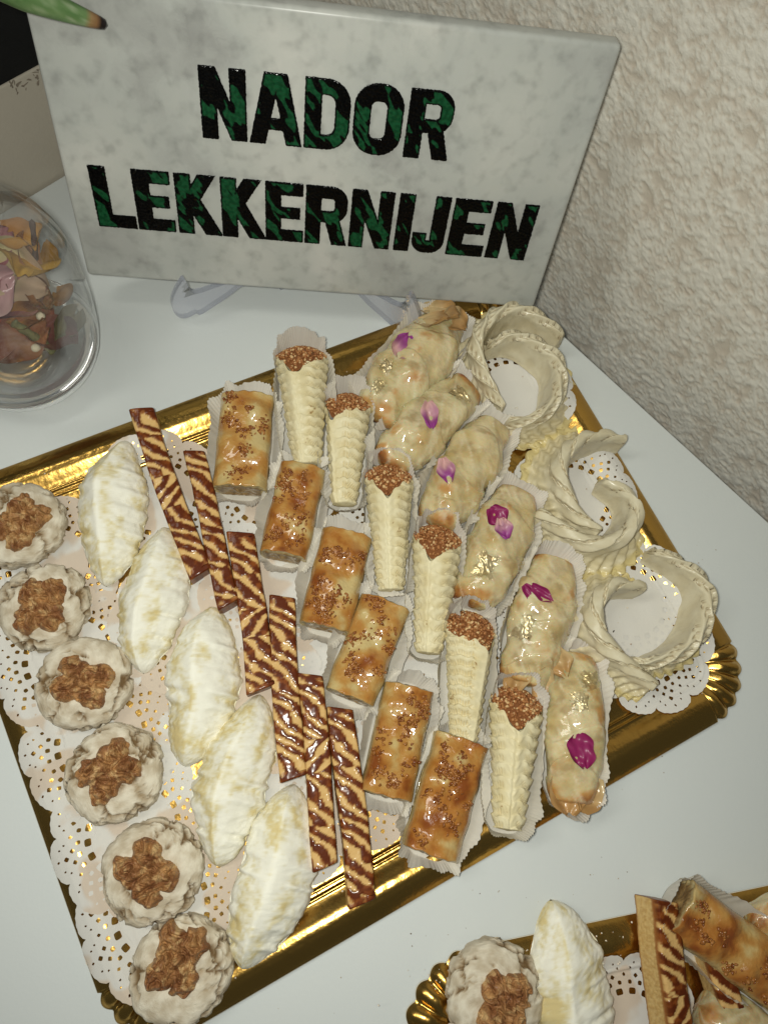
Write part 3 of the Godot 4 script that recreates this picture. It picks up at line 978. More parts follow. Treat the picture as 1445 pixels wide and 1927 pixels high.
func glyph(ch: String, p: Vector2, w: float) -> float:      # height 1, width w
	var t := 0.228
	match ch:
		"L": return minf(bar(p, 0, 0, t, 1), bar(p, 0, 0, w, 0.20))
		"E": return minf(minf(bar(p, 0, 0, t, 1), bar(p, 0, 0, w, 0.19)), minf(bar(p, 0, 0.81, w * 0.97, 1), bar(p, 0, 0.41, w * 0.90, 0.59)))
		"I": return bar(p, 0, 0, w, 1)
		"N": return minf(minf(bar(p, 0, 0, t * 0.94, 1), bar(p, w - t * 0.94, 0, w, 1)), maxf(seg(p, Vector2(t * 0.34, 1.10), Vector2(w - t * 0.34, -0.10), t * 0.80), bar(p, 0, 0, w, 1)))
		"K": return minf(bar(p, 0, 0, t, 1), minf(maxf(seg(p, Vector2(t * 0.35, 0.34), Vector2(w * 0.86, 1.16), t * 0.92), bar(p, 0, 0, w, 1)), maxf(seg(p, Vector2(w * 0.30, 0.66), Vector2(w * 0.92, -0.12), t * 0.98), bar(p, 0, 0, w, 1))))
		"A": return maxf(minf(minf(seg(p, Vector2(t * 0.40, -0.08), Vector2(w / 2 - t * 0.16, 1.06), t * 0.92), seg(p, Vector2(w - t * 0.40, -0.08), Vector2(w / 2 + t * 0.16, 1.06), t * 0.92)), bar(p, w * 0.27, 0.22, w * 0.73, 0.37)), bar(p, 0, 0, w, 1))
		"O": return ring(p, 0, -0.01, w, 1.01, w * 0.46, t)
		"D": return minf(bar(p, 0, 0, t, 1), maxf(ring(p, -w * 0.5, 0, w, 1, w * 0.52, t * 0.88), bar(p, 0.0, 0, w, 1)))
		"R": return minf(minf(bar(p, 0, 0, t, 1), maxf(ring(p, -w * 0.5, 0.40, w * 0.97, 1, 0.25, t * 0.80), bar(p, 0, 0.4, w, 1))), maxf(seg(p, Vector2(w * 0.60, 0.52), Vector2(w - t * 0.42, -0.05), t * 0.95), bar(p, 0, 0, w, 0.5)))
		"J": return minf(bar(p, w - t, 0.24, w, 1), maxf(ring(p, 0, 0, w, 0.9, w * 0.42, t * 0.92), minf(bar(p, 0, 0, w, 0.24), bar(p, 0, 0, t, 0.34))))
	return 1.0

func letter(ch: String, u0: float, u1: float, v0: float, tall: float, k: int, sign_: Node3D) -> void:
	var w := (u1 - u0) / tall
	var b := Buf.new()
	var off := k * 2.7
	var shape := func(p: Vector2) -> float:
		var q := p / tall
		return (glyph(ch, q, w) - 0.012 + 0.006 * smooth_noise.get_noise_2d(q.x * 22 + off, q.y * 22)) * tall
	var nx := maxi(16, int((u1 - u0 + 0.2) / 0.045))
	cut_sheet(b, nx, int(tall / 0.045) + 4, func(x, y): return Vector2(lerpf(-0.1, u1 - u0 + 0.1, x), lerpf(-0.1, tall + 0.1, y)), shape, func(p: Vector2):
		var d: float = shape.call(p)
		var la := p.x * 0.80 + p.y * 0.60
		var lb := p.y * 0.80 - p.x * 0.60
		var marble := 0.75 * ridge_noise.get_noise_3d(la * 0.45 + off, lb * 0.22, 5.0 + off) + 0.45 * smooth_noise.get_noise_3d(p.x * 0.7, p.y * 0.5, off * 2.0) + 0.30 * smooth_noise.get_noise_3d(la * 2.6, lb * 0.7, off)
		var green := mix(Color(0.006, 0.048, 0.018), Color(0.010, 0.078, 0.029), 0.5 + smooth_noise.get_noise_2d(p.x * 3 + off, p.y * 3))
		return mix(Color(0.0035, 0.0032, 0.0035), green, smoothstep(-0.02, 0.02, marble - 0.41) * smoothstep(-0.075, -0.115, d)), 0.09)
	for j in b.v.size():
		var p := b.v[j]
		if p.z == 0.0:
			p.z = 0.02 * smooth_noise.get_noise_2d(p.x * 5 + off, p.y * 5)
			var d: float = shape.call(Vector2(p.x, p.y))
			p.z += -0.03 * smoothstep(-0.06, 0.0, d)
		b.v[j] = p * 0.00967
	var o := put("letter", mesh_of(b), mat("letter_paint", 0.4, {"spec": 0.15, "coat": 0.22, "coat_rough": 0.10, "bump": 0.03, "tile": 0.012}), sign_)
	o.position = Vector3(u0, v0, 0.0) * 0.00967 + Vector3(0, 0, 0.0008)

# ---------------------------------------------------------------- scene
func camera_and_light() -> void:
	var right := Vector3(0.8887, 0.1218, 0.4419)
	var up := Vector3(0.3888, 0.3103, -0.8675)
	var back := right.cross(up)
	var cam := Camera3D.new()
	cam.name = "camera"
	cam.transform = Transform3D(Basis(right, up, back).orthonormalized(), Vector3(-0.076, 0.46, 0.0666))
	cam.fov = 69.07
	cam.near = 0.02
	cam.far = 20.0
	cam.current = true
	add_child(cam)
	var env := Environment.new()
	env.background_mode = Environment.BG_COLOR
	env.background_color = Color(0.066, 0.071, 0.071).linear_to_srgb()
	env.tonemap_mode = Environment.TONE_MAPPER_LINEAR
	env.tonemap_exposure = 1.0
	env.sdfgi_enabled = true
	env.ssao_enabled = true
	env.ssil_enabled = true
	var w := WorldEnvironment.new()
	w.name = "environment"
	w.environment = env
	add_child(w)
	# the flash of the phone that took the photograph, beside its lens
	var flash := SpotLight3D.new()
	flash.name = "phone_flash"
	flash.transform = Transform3D(cam.transform.basis, cam.position - right * 0.014 + up * 0.006 + back * 0.002)
	flash.spot_angle = 62.0
	flash.spot_angle_attenuation = 0.85
	flash.spot_range = 5.0
	flash.spot_attenuation = 2.0
	flash.light_color = Color(0.985, 0.985, 0.945)
	flash.light_energy = 0.166
	flash.light_size = 0.010
	flash.shadow_enabled = true
	add_child(flash)
	# the lamp on the ceiling of the shop
	var lamp := AreaLight3D.new()
	lamp.name = "ceiling_lamp"
	lamp.area_size = Vector2(1.2, 0.3)
	lamp.light_color = Color(1.0, 0.995, 0.95)
	lamp.light_energy = 0.95
	lamp.area_range = 8.0
	lamp.shadow_enabled = true
	add_child(lamp)
	lamp.look_at_from_position(Vector3(-0.9, 1.9, -0.75), Vector3(0.05, 0, -0.05), Vector3(0, 0, 1))

func room() -> Node3D:
	var frame := Transform3D(Basis(Vector3(0.9497, 0, -0.3133), Vector3.UP, Vector3(0.3133, 0, 0.9497)), Vector3(0.1226, 0, -0.430))
	var t := put("white_table", rounded_box(Vector3(1.1, 0.03, 1.3), 0.0015), mat("white_laminate", 0.42, {"vc": false, "albedo": Color(0.61, 0.64, 0.63), "bump": 0.004, "tile": 0.05}))
	t.transform = frame * Transform3D(Basis(), Vector3(-0.552, -0.015, 0.651))
	tag(t, "smooth white table top under the trays and the sign", "table")
	# rough plaster wall on the right
	var b := Buf.new()
	loft(b, 620, 470, false, func(u, v):
		var z: float = u * 0.74 - 0.02
		var y: float = v * 0.50 - 0.15
		var cover := cloud_noise.get_noise_2d(z * 30, y * 30) + 0.4 * smooth_noise.get_noise_2d(z * 90, y * 90)
		var wz := z + 0.0016 * smooth_noise.get_noise_2d(z * 210, y * 210)
		var wy := y + 0.0016 * smooth_noise.get_noise_2d(z * 210 + 50, y * 210)
		var tilt := wz * 0.8 + wy * 0.6
		var across := wy * 0.8 - wz * 0.6
		var blob := smoothstep(-0.32, -0.74, cell_noise.get_noise_2d(tilt * 270, across * 390)) * smoothstep(-0.62, -0.30, cover)
		var big := smoothstep(-0.34, -0.80, cell_noise.get_noise_2d(tilt * 140 + 9, across * 250)) * smoothstep(-0.05, 0.22, cover)
		var spot := smoothstep(-0.50, -0.85, cell_noise.get_noise_2d(wz * 520 + 31, wy * 520)) * smoothstep(-0.7, -0.4, cover)
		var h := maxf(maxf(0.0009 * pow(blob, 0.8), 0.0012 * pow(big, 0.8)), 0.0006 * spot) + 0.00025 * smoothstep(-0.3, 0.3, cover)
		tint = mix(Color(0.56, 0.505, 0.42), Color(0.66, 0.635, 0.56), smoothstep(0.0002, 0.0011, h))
		tint = mix(tint, Color(0.52, 0.44, 0.355), smoothstep(0.15, 0.5, cloud_noise.get_noise_2d(z * 40 + 7, y * 40)) * 0.35)
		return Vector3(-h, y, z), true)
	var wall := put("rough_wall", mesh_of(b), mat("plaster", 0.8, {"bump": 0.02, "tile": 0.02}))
	wall.transform = frame * Transform3D(Basis(), Vector3(0.042, 0, 0))
	tag(wall, "rough cream plaster wall beside the table", "", "", "structure")
	var core := put("wall", rounded_box(Vector3(0.10, 0.60, 0.84), 0.002), mat("wall_core", 0.9, {"vc": false, "albedo": Color(0.5, 0.42, 0.32)}))
	core.transform = frame * Transform3D(Basis(), Vector3(0.0945, 0.10, 0.40))
	tag(core, "solid core of the plaster wall", "", "", "structure")
	# the beige ledge behind the table
	var ledge := put("ledge", rounded_box(Vector3(1.1, 0.155, 0.22), 0.0012), mat("ledge_plaster", 0.6, {"vc": false, "albedo": Color(0.44, 0.40, 0.33), "bump": 0.01, "tile": 0.06}))
	ledge.transform = frame * Transform3D(Basis(), Vector3(-0.5535, 0.0825 - 0.0775, -0.111))
	tag(ledge, "beige plaster ledge at the back of the table", "", "", "structure")
	var stain := Buf.new()
	for j in 34:
		var s := rng.randf_range(0.0004, 0.0016)
		rock(stain, Vector3(rng.randf_range(-0.20, -0.155), 0.0815 - absf(rng.randfn()) * 0.005, -0.0009), Vector3(s * 2.0, s * 0.6, 0.0003), Color(0.20, 0.17, 0.13))
	var marks := put("scuff_marks", mesh_of(stain), mat("scuff", 0.9), ledge)
	marks.transform = ledge.transform.affine_inverse() * frame
	marks.set_meta("kind", "stuff")
	return t

func box_planter(frame: Transform3D) -> void:
	var t := thing("planter", "black planter box on the beige ledge behind the sign", "planter")
	t.transform = frame * Transform3D(Basis(), Vector3(-0.33, 0.0827, -0.0645))
	var dark := mat("black_plastic", 0.55, {"vc": false, "albedo": Color(0.010, 0.010, 0.010), "bump": 0.01, "tile": 0.03})
	var wide := 0.42
	for s in [-1.0, 1.0]:
		var a := put("side_panel", rounded_box(Vector3(wide, 0.085, 0.006), 0.0012), dark, t)
		a.position = Vector3(0, 0.0425, s * 0.060)
		var e := put("end_panel", rounded_box(Vector3(0.006, 0.085, 0.1138), 0.0012), dark, t)
		e.position = Vector3(s * (wide / 2 - 0.003), 0.0425, 0)
	var floor_ := put("bottom_panel", rounded_box(Vector3(wide - 0.0124, 0.004, 0.1136), 0.001), dark, t)
	floor_.position = Vector3(0, 0.002, 0)
	var b := Buf.new()
	loft(b, 60, 24, false, func(u, v):
		tint = mix(Color(0.018, 0.013, 0.009), Color(0.05, 0.036, 0.025), 0.5 + cloud_noise.get_noise_2d(u * 40, v * 14))
		return Vector3((u - 0.5) * (wide - 0.013), 0.070 + 0.004 * cloud_noise.get_noise_2d(u * 30, v * 9), (v - 0.5) * 0.1135), true)
	var soil := put("soil", mesh_of(b), mat("soil", 0.95), t)
	soil.set_meta("kind", "stuff")

func leaf(points: Array, thick: float, tip_dark: bool, k: int) -> ArrayMesh:
	var b := Buf.new()
	var c := curve_through(points, 60)
	rod(b, c, func(u): return thick * (0.62 + 0.38 * sin(PI * clampf(u * 1.05, 0, 1))) * pow(clampf((1.0 - u) / 0.22, 0.0, 1.0), 0.55) + (0.0012 if u < 1.0 else 0.0), 22, func(u, v):
		var g := cloud_noise.get_noise_3d(u * 14, cos(v * TAU) * 1.2, sin(v * TAU) * 1.2 + k)
		var col := mix(Color(0.085, 0.17, 0.055), Color(0.17, 0.27, 0.115), 0.5 + g)
		col = mix(col, Color(0.27, 0.34, 0.20), smoothstep(0.3, 0.7, g + 0.2))
		if tip_dark:
			col = mix(col, Color(0.30, 0.16, 0.07), smoothstep(0.915, 0.94, u))
			col = mix(col, Color(0.015, 0.008, 0.008), smoothstep(0.945, 0.96, u))
		return col)
	return mesh_of(b)

func marble_sign() -> Node3D:
	var t := thing("marble_sign", "grey marble sign with dark green painted letters, leaning on a clear stand", "sign")
	t.transform = Transform3D(Basis(Vector3(0.8944, 0, 0.4472), Vector3(0.1409, 0.9491, -0.2818), Vector3(-0.4244, 0.3151, 0.8489)).orthonormalized(), Vector3(-0.0700, 0.0258, -0.2640))
	var ramp := Gradient.new()
	ramp.offsets = PackedFloat32Array([0.0, 0.22, 0.40, 0.60, 1.0])
	ramp.colors = PackedColorArray([Color(0.27, 0.272, 0.26).linear_to_srgb(), Color(0.375, 0.382, 0.36).linear_to_srgb(), Color(0.445, 0.46, 0.43).linear_to_srgb(), Color(0.475, 0.487, 0.45).linear_to_srgb(), Color(0.58, 0.575, 0.53).linear_to_srgb()])
	var m := mat("marble", 0.28, {"vc": false})
	m.albedo_texture = noise_tex("marble", 1024, 0.0030, 6, ramp, 90.0)
	m.uv1_triplanar = true
	m.uv1_scale = Vector3(2.9, 2.9, 2.9)
	m.detail_enabled = true
	var fine := Gradient.new()
	fine.offsets = PackedFloat32Array([0.0, 0.3, 0.5, 1.0])
	fine.colors = PackedColorArray([Color(0.85, 0.85, 0.85), Color(0.96, 0.96, 0.96), Color(1, 1, 1), Color(1, 1, 1)])
	m.detail_blend_mode = BaseMaterial3D.BLEND_MODE_MUL
	m.detail_albedo = noise_tex("marble_grain", 512, 0.05, 3, fine)
	m.detail_uv_layer = BaseMaterial3D.DETAIL_UV_1
	var slab := put("slab", rounded_box(Vector3(0.3004, 0.1688, 0.0125), 0.0028, 3), m, t)
	slab.position = Vector3(0.1502, 0.0844, -0.00625)
	var row := [["N", 8.47, 10.93], ["A", 11.14, 14.06], ["D", 14.25, 16.75], ["O", 17.04, 19.78], ["R", 20.12, 22.72]]
	for j in row.size():
		letter(row[j][0], row[j][1], row[j][2], 10.28, 3.86, j, t)
	row = [["L", 1.55, 3.83], ["E", 4.02, 6.25], ["K", 6.52, 9.15], ["K", 9.27, 11.92], ["E", 12.0, 14.32], ["R", 14.50, 17.12], ["N", 17.36, 19.95], ["I", 20.34, 21.26], ["J", 21.48, 23.52], ["E", 23.86, 26.25], ["N", 26.55, 29.2]]
	for j in row.size():
		letter(row[j][0], row[j][1], row[j][2], 3.95, 3.95, j + 9, t)
	return t

func easel() -> void:
	var t := thing("plate_stand", "clear acrylic stand holding up the marble sign", "stand")
	var m := StandardMaterial3D.new()
	m.resource_name = "clear_acrylic"
	m.albedo_color = Color(0.9, 0.92, 1.0, 0.20)
	m.transparency = BaseMaterial3D.TRANSPARENCY_ALPHA
	m.roughness = 0.03
	var rim := StandardMaterial3D.new()
	rim.resource_name = "acrylic_edge"
	rim.albedo_color = Color(0.56, 0.58, 0.64, 0.42)
	rim.transparency = BaseMaterial3D.TRANSPARENCY_ALPHA
	rim.roughness = 0.06
	var outline := PackedVector2Array()
	for p in curve_through([Vector3(-0.70, 4.25, 0), Vector3(-1.30, 3.3, 0), Vector3(-1.72, 2.2, 0), Vector3(-1.72, 1.1, 0), Vector3(-1.40, 0.35, 0), Vector3(-0.95, 0.12, 0), Vector3(-0.50, 0.22, 0)], 30):
		outline.append(Vector2(p.x, p.y) * 0.01)
	for p in [Vector2(-0.25, 0.30), Vector2(-0.12, 0.03), Vector2(0.15, 0.03), Vector2(2.05, 1.05), Vector2(3.0, 1.75), Vector2(5.2, 1.9), Vector2(5.9, 0.03), Vector2(7.1, 0.03), Vector2(7.2, 8.1), Vector2(6.9, 8.3), Vector2(3.05, 2.95), Vector2(2.6, 2.60)]:
		outline.append(p * 0.01)
	for p in curve_through([Vector3(1.0, 2.50, 0), Vector3(0.2, 2.46, 0), Vector3(-0.20, 2.62, 0), Vector3(-0.40, 3.1, 0), Vector3(-0.45, 3.85, 0), Vector3(-0.55, 4.25, 0)], 20):
		outline.append(Vector2(p.x, p.y) * 0.01)
	for s in [[Vector3(-0.0102, 0, -0.2283), Vector3(0.999, 0, 0.035)], [Vector3(0.1118, 0, -0.169), Vector3(-0.616, 0, -0.788)]]:
		var made := prism(outline, 0.004)
		var o := put("side_plate", made[0], m, t)
		put("edge", made[1], rim, o)
		var x := (s[1] as Vector3).normalized()
		o.transform = Transform3D(Basis(x, Vector3.UP, x.cross(Vector3.UP)), s[0])

func vase() -> void:
	var c := Vector3(-0.1245, 0, -0.239)
	var t := thing("glass_vase", "round clear glass vase holding dried petals beside the sign", "vase")
	t.position = c
	var m := StandardMaterial3D.new()
	m.resource_name = "clear_glass"
	m.albedo_color = Color(0.62, 0.64, 0.65, 0.045)
	m.transparency = BaseMaterial3D.TRANSPARENCY_ALPHA
	m.roughness = 0.02
	var outer := []
	for p in [Vector2(4.86, 1.85), Vector2(4.98, 2.5), Vector2(5.08, 3.3), Vector2(5.22, 5.0), Vector2(5.28, 7.0), Vector2(5.24, 8.6), Vector2(5.02, 9.9), Vector2(4.45, 11.2), Vector2(3.6, 12.2), Vector2(3.0, 13.0), Vector2(2.9, 13.4)]:
		outer.append(Vector3(p.x, p.y, 0) * 0.01)
	var prof := PackedVector2Array()
	var oc := curve_through(outer, 60)
	for p in oc:
		prof.append(Vector2(p.x, p.y))
	for k in 9:
		var a := PI * k / 8
		prof.append(Vector2(oc[60].x - 0.00125 + 0.00125 * cos(a), oc[60].y + 0.00125 * sin(a)))
	for k in range(60, -1, -1):
		prof.append(Vector2(oc[k].x - 0.0025, oc[k].y + (0.0 if k > 8 else 0.0004 * (8 - k))))
	put("wall", lathe(prof, 96), m, t)
	var solid := StandardMaterial3D.new()
	solid.resource_name = "thick_glass"
	solid.albedo_color = Color(1.0, 1.0, 1.0, 0.0)
	solid.roughness = 0.02
	solid.refraction_enabled = true
	solid.refraction_scale = 0.05
	var foot := PackedVector2Array()
	for p in curve_through([Vector3(0.0, 0.0016, 0), Vector3(0.024, 0.0012, 0), Vector3(0.0340, 0.0002, 0), Vector3(0.0395, 0.0010, 0), Vector3(0.0440, 0.0060, 0), Vector3(0.0475, 0.0150, 0), Vector3(0.0484, 0.0182, 0), Vector3(0.0460, 0.0180, 0), Vector3(0.038, 0.0125, 0), Vector3(0.020, 0.0100, 0), Vector3(0, 0.0095, 0)], 60):
		foot.append(Vector2(maxf(p.x, 0.0), maxf(p.y, 0.0002)))
	put("foot", lathe(foot, 96), solid, t)
	# what lies in it
	var dry := mat("dried_petal", 0.7, {"back": Color(0.15, 0.12, 0.10)})
	var list := [
		["pale pink pearly dried petal at the left side of the vase", 0.0, 0.047, -0.006, 0.036, 0.030, 20.0, 0.35, 0.2, Color(0.52, 0.40, 0.33), Color(0.42, 0.24, 0.24), 0.5],
		["large cream and pink dried rose petal in the vase", 0.016, 0.049, -0.014, 0.044, 0.036, -50.0, 0.5, -0.3, Color(0.46, 0.40, 0.18), Color(0.42, 0.30, 0.20), 0.35],
		["yellow dried petal highest on the right in the vase", 0.027, 0.050, -0.016, 0.042, 0.034, 60.0, 0.2, -0.6, Color(0.47, 0.28, 0.05), Color(0.42, 0.21, 0.03), 0.4],
		["orange brown dried petal at the back of the vase", 0.024, 0.054, -0.030, 0.034, 0.030, 110.0, 0.4, -0.4, Color(0.50, 0.26, 0.05), Color(0.42, 0.19, 0.05), 0.4],
		["orange dried petal with a brown spot against the right glass", 0.028, 0.036, 0.004, 0.040, 0.028, 75.0, 0.1, -0.8, Color(0.26, 0.11, 0.035), Color(0.46, 0.24, 0.075), 0.4],
		["deep red dried petal under the pearly petal in the vase", 0.004, 0.028, 0.018, 0.036, 0.030, 10.0, 0.2, 0.1, Color(0.13, 0.032, 0.02), Color(0.24, 0.09, 0.04), 0.4],
		["dark red dried petal at the front of the vase", 0.020, 0.024, 0.020, 0.034, 0.028, 140.0, 0.3, -0.2, Color(0.10, 0.02, 0.018), Color(0.17, 0.045, 0.035), 0.5],
		["small brown curled dried petal beside the white bead", 0.012, 0.036, 0.010, 0.022, 0.016, -20.0, 0.2, 0.0, Color(0.30, 0.15, 0.04), Color(0.14, 0.05, 0.02), 0.8],
		["purple red dried petal behind the cream petal in the vase", 0.012, 0.056, -0.030, 0.026, 0.022, 30.0, 0.6, 0.2, Color(0.22, 0.05, 0.06), Color(0.30, 0.12, 0.13), 0.5],
		["brown dried petal between cream and yellow petals in the vase", 0.026, 0.050, -0.022, 0.030, 0.018, 80.0, 0.9, 0.0, Color(0.34, 0.17, 0.07), Color(0.26, 0.12, 0.05), 0.4],
		["curled olive dried leaf at the right of the red petals in the vase", 0.030, 0.026, 0.016, 0.030, 0.016, 40.0, 0.5, -0.5, Color(0.12, 0.11, 0.04), Color(0.16, 0.12, 0.05), 0.7],
		["crumpled dark brown dried leaf under the yellow petal in the vase", 0.024, 0.040, -0.006, 0.026, 0.020, -70.0, 0.6, -0.5, Color(0.13, 0.055, 0.025), Color(0.19, 0.08, 0.035), 0.8],
		["dusky pink dried petal tucked below the cream petal in the vase", 0.010, 0.038, -0.002, 0.036, 0.024, 15.0, 0.4, -0.2, Color(0.28, 0.10, 0.10), Color(0.34, 0.16, 0.15), 0.7],
		["maroon dried petal lowest in the heap inside the vase", 0.008, 0.015, 0.002, 0.046, 0.040, 45.0, 0.0, 0.0, Color(0.16, 0.03, 0.03), Color(0.22, 0.06, 0.04), 0.2],
		["rust red dried petal at the left of the heap in the vase", -0.020, 0.022, 0.006, 0.044, 0.038, 160.0, 0.1, 0.2, Color(0.28, 0.07, 0.04), Color(0.30, 0.10, 0.06), 0.4],
		["pink dried petal at the back left inside the vase", -0.018, 0.044, -0.022, 0.040, 0.034, 100.0, 0.3, 0.3, Color(0.40, 0.30, 0.13), Color(0.40, 0.24, 0.10), 0.4]]
	for j in list.size():
		var q = list[j]
		var o := put("dried_petal", petal_mesh(q[4], q[5], 60 + j, q[9], q[10], q[11]), mat("pearly_petal", 0.3, {"coat": 1.0, "coat_rough": 0.18}) if j == 0 else dry)
		o.position = c + Vector3(q[1], q[2] + 0.015, q[3] + 0.001)
		o.rotation = Vector3(q[7], deg_to_rad(q[6]), q[8])
		tag(o, q[0], "petal")
	for q in [["dark brown stick leaning up inside the vase", Vector3(0.022, 0.030, -0.014), Vector3(0.038, 0.068, -0.030), 0.0016, Color(0.07, 0.04, 0.03)], ["green stalk lying low in the vase", Vector3(0.004, 0.042, 0.012), Vector3(0.018, 0.020, 0.026), 0.0026, Color(0.10, 0.11, 0.05)], ["thin grey twig at the left in the vase", Vector3(-0.004, 0.050, -0.018), Vector3(0.012, 0.062, -0.034), 0.0007, Color(0.16, 0.13, 0.10)]]:
		var b := Buf.new()
		rod(b, curve_through([q[1], (q[1] + q[2]) / 2 + Vector3(0.0012, 0, 0.0008), q[2]], 16), func(u): return q[3] * (0.0 if u == 0.0 or u == 1.0 else 1.0 + 0.15 * sin(u * 30.0)), 10, func(u, v): return mix(q[4], q[4] * 1.6, 0.5 + smooth_noise.get_noise_2d(u * 20, v * 3)))
		var o := put("dried_stalk", mesh_of(b), mat("dry_stalk", 0.8))
		o.position = c + Vector3(0, 0.015, 0.001)
		tag(o, q[0], "stalk")
	for q in [["white bead by the orange petal in the vase", Vector3(0.020, 0.040, 0.013), 0.0026], ["cream bead low at the front of the vase", Vector3(0.010, 0.032, 0.027), 0.0027]]:
		var b := Buf.new()
		loft(b, 14, 20, true, func(u, v):
			tint = Color(0.55, 0.50, 0.36)
			var r: float = q[2] * sin(u * PI)
			return Vector3(r * cos(v * TAU), q[2] * 0.85 * cos(u * PI), r * sin(v * TAU)) * (1.0 + 0.05 * smooth_noise.get_noise_2d(u * 6, v * 6)))
		var o := put("bead", mesh_of(b), mat("bead", 0.4))
		o.position = c + q[1] + Vector3(0, 0.015, 0.001)
		tag(o, q[0], "bead")

func _ready() -> void:
	setup_noise()
	camera_and_light()
	room()
	var frame := Transform3D(Basis(Vector3(0.9497, 0, -0.3133), Vector3.UP, Vector3(0.3133, 0, 0.9497)), Vector3(0.1226, 0, -0.430))
	box_planter(frame)
	var sign_ := marble_sign()
	easel()
	vase()
	# the plant: one leaf bends down over the sign's corner
	var plant := thing("succulent", "plant with thick green leaves, one hanging over the sign's corner", "plant")
	plant.transform = Transform3D(Basis(), frame * Vector3(-0.275, 0.1527, -0.0645))
	var inv := plant.transform.affine_inverse()
	var at_sign := func(u: float, v: float, n: float) -> Vector3: return inv * (sign_.transform * Vector3(u * 0.01, v * 0.01, n * 0.01))
	var skin := mat("leaf_skin", 0.38, {"coat": 0.2, "coat_rough": 0.3, "bump": 0.006, "tile": 0.02})
	put("leaf", leaf([Vector3(0, -0.003, 0), Vector3(0.004, 0.035, 0.010), at_sign.call(-3.4, 20.3, 4.2), at_sign.call(-1.1, 18.5, 3.5), at_sign.call(1.4, 16.85, 2.4), at_sign.call(4.15, 15.52, 1.1)], 0.0072, true, 0), skin, plant)
	put("leaf", leaf([Vector3(-0.004, -0.003, 0.004), Vector3(-0.03, 0.03, 0.012), Vector3(-0.07, 0.05, 0.02), Vector3(-0.105, 0.045, 0.024)], 0.0085, false, 3), skin, plant)
	put("leaf", leaf([Vector3(0.003, -0.003, -0.004), Vector3(-0.008, 0.04, -0.008), Vector3(-0.03, 0.085, -0.012), Vector3(-0.06, 0.105, -0.014)], 0.0085, false, 5), skin, plant)

	gold_tray("gold_tray", "large gold cardboard tray full of pastries, in the middle of the table", TRAY, CORNER)
	var spots := [["white lace doily at the tray's left edge, under the rearmost walnut cookies", -0.158, -0.098, 0.3], ["white lace doily sticking out left between the second and third walnut cookies", -0.1660, -0.040, 0.1], ["white lace doily at the tray's left edge beside the fourth walnut cookie", -0.1655, 0.012, 0.25], ["white lace doily at the tray's left edge beside the fifth walnut cookie", -0.1665, 0.064, 0.05],
		["white lace doily at the tray's front left corner under the last walnut cookie", -0.1675, 0.108, 0.45], ["white lace doily under the rearmost sugared pastry and strips", -0.085, -0.112, 0.15], ["white lace doily under the middle sugared pastries", -0.100, -0.032, 0.4], ["white lace doily under the front sugared pastries and strip ends", -0.088, 0.092, 0.2],
		["white lace doily under the rear filo rolls", -0.020, -0.088, 0.0], ["white lace doily under the middle filo rolls", -0.022, 0.010, 0.35], ["white lace doily under the front filo rolls", 0.002, 0.086, 0.1], ["white lace doily under the rear nut horns and filo parcels", 0.068, -0.070, 0.5], ["white lace doily under the middle nut horns", 0.070, 0.014, 0.2], ["white lace doily under the front filo parcels", 0.085, 0.094, 0.3],
		["white lace doily inside the rearmost pair of twisted crescents", 0.1650, -0.086, 0.12], ["white lace doily inside the middle pair of twisted crescents", 0.1640, 0.000, 0.3], ["white lace doily inside the front pair of twisted crescents", 0.1610, 0.0775, 0.2], ["white lace doily between the middle strips and the middle filo rolls", -0.045, -0.030, 0.22], ["white lace doily between the front strips and the front filo rolls", -0.040, 0.062, 0.47], ["white lace doily under the frontmost strips, nearest the front rim", -0.045, 0.092, 0.3], ["white lace doily at the back between the rear filo roll and rear nut horn", 0.015, -0.105, 0.27], ["white lace doily between the front filo rolls and nut horns", 0.020, 0.060, 0.12], ["white lace doily between the middle sugared pastries and striped strips", -0.078, 0.030, 0.31], ["white lace doily under the third nut horn from the back", 0.050, -0.030, 0.05], ["white lace doily at the tray's front right corner", 0.1560, 0.1060, 0.42]]
	for j in spots.size():
		var s = spots[j]
		doily(s[0], Vector2(s[1], s[2]), 0.0440, s[3], [0, 2, 1, 3, 2, 1, 3, 1, 0, 2, 0, 1, 3, 1, 2, 1, 3, 4, 0, 3, 4, 2, 4, 4, 2][j])

	# six walnut cookies down the left side
	var ck := [[-0.1660, -0.1265, 0.0268, 0.003, 0.003, 0.5], [-0.1684, -0.0724, 0.0258, 0.0, 0.001, 1.2], [-0.1625, -0.0212, 0.0260, 0.0, 0.001, 2.3], [-0.1644, 0.0325, 0.0264, -0.001, -0.002, 0.2], [-0.1641, 0.0876, 0.0266, -0.002, -0.001, 1.8], [-0.1680, 0.1385, 0.0258, 0.001, -0.006, 0.9]]
	for j in 6:
		var o := walnut_cookie("cracked white walnut cookie, %s in the row along the tray's left edge" % ORD[j], Vector2(ck[j][0], ck[j][1]), ck[j][2], j, Vector2(ck[j][3], ck[j][4]), ck[j][5])
		o.position.y = 0.0046 if j < 5 else 0.0062
		o.rotation.z = -0.05 if j < 5 else -0.03
		if j == 5:
			o.rotation.x = -0.10
	# five sugared pastries
	var pd := [[-0.1118, -0.1118, 9.35, 4.05, -119.7], [-0.1098, -0.0515, 8.94, 4.0, -117.9], [-0.1041, 0.0076, 9.24, 4.25, -123.9], [-0.1059, 0.0638, 9.40, 4.15, -126.7], [-0.1081, 0.1185, 9.40, 4.2, -130.8]]
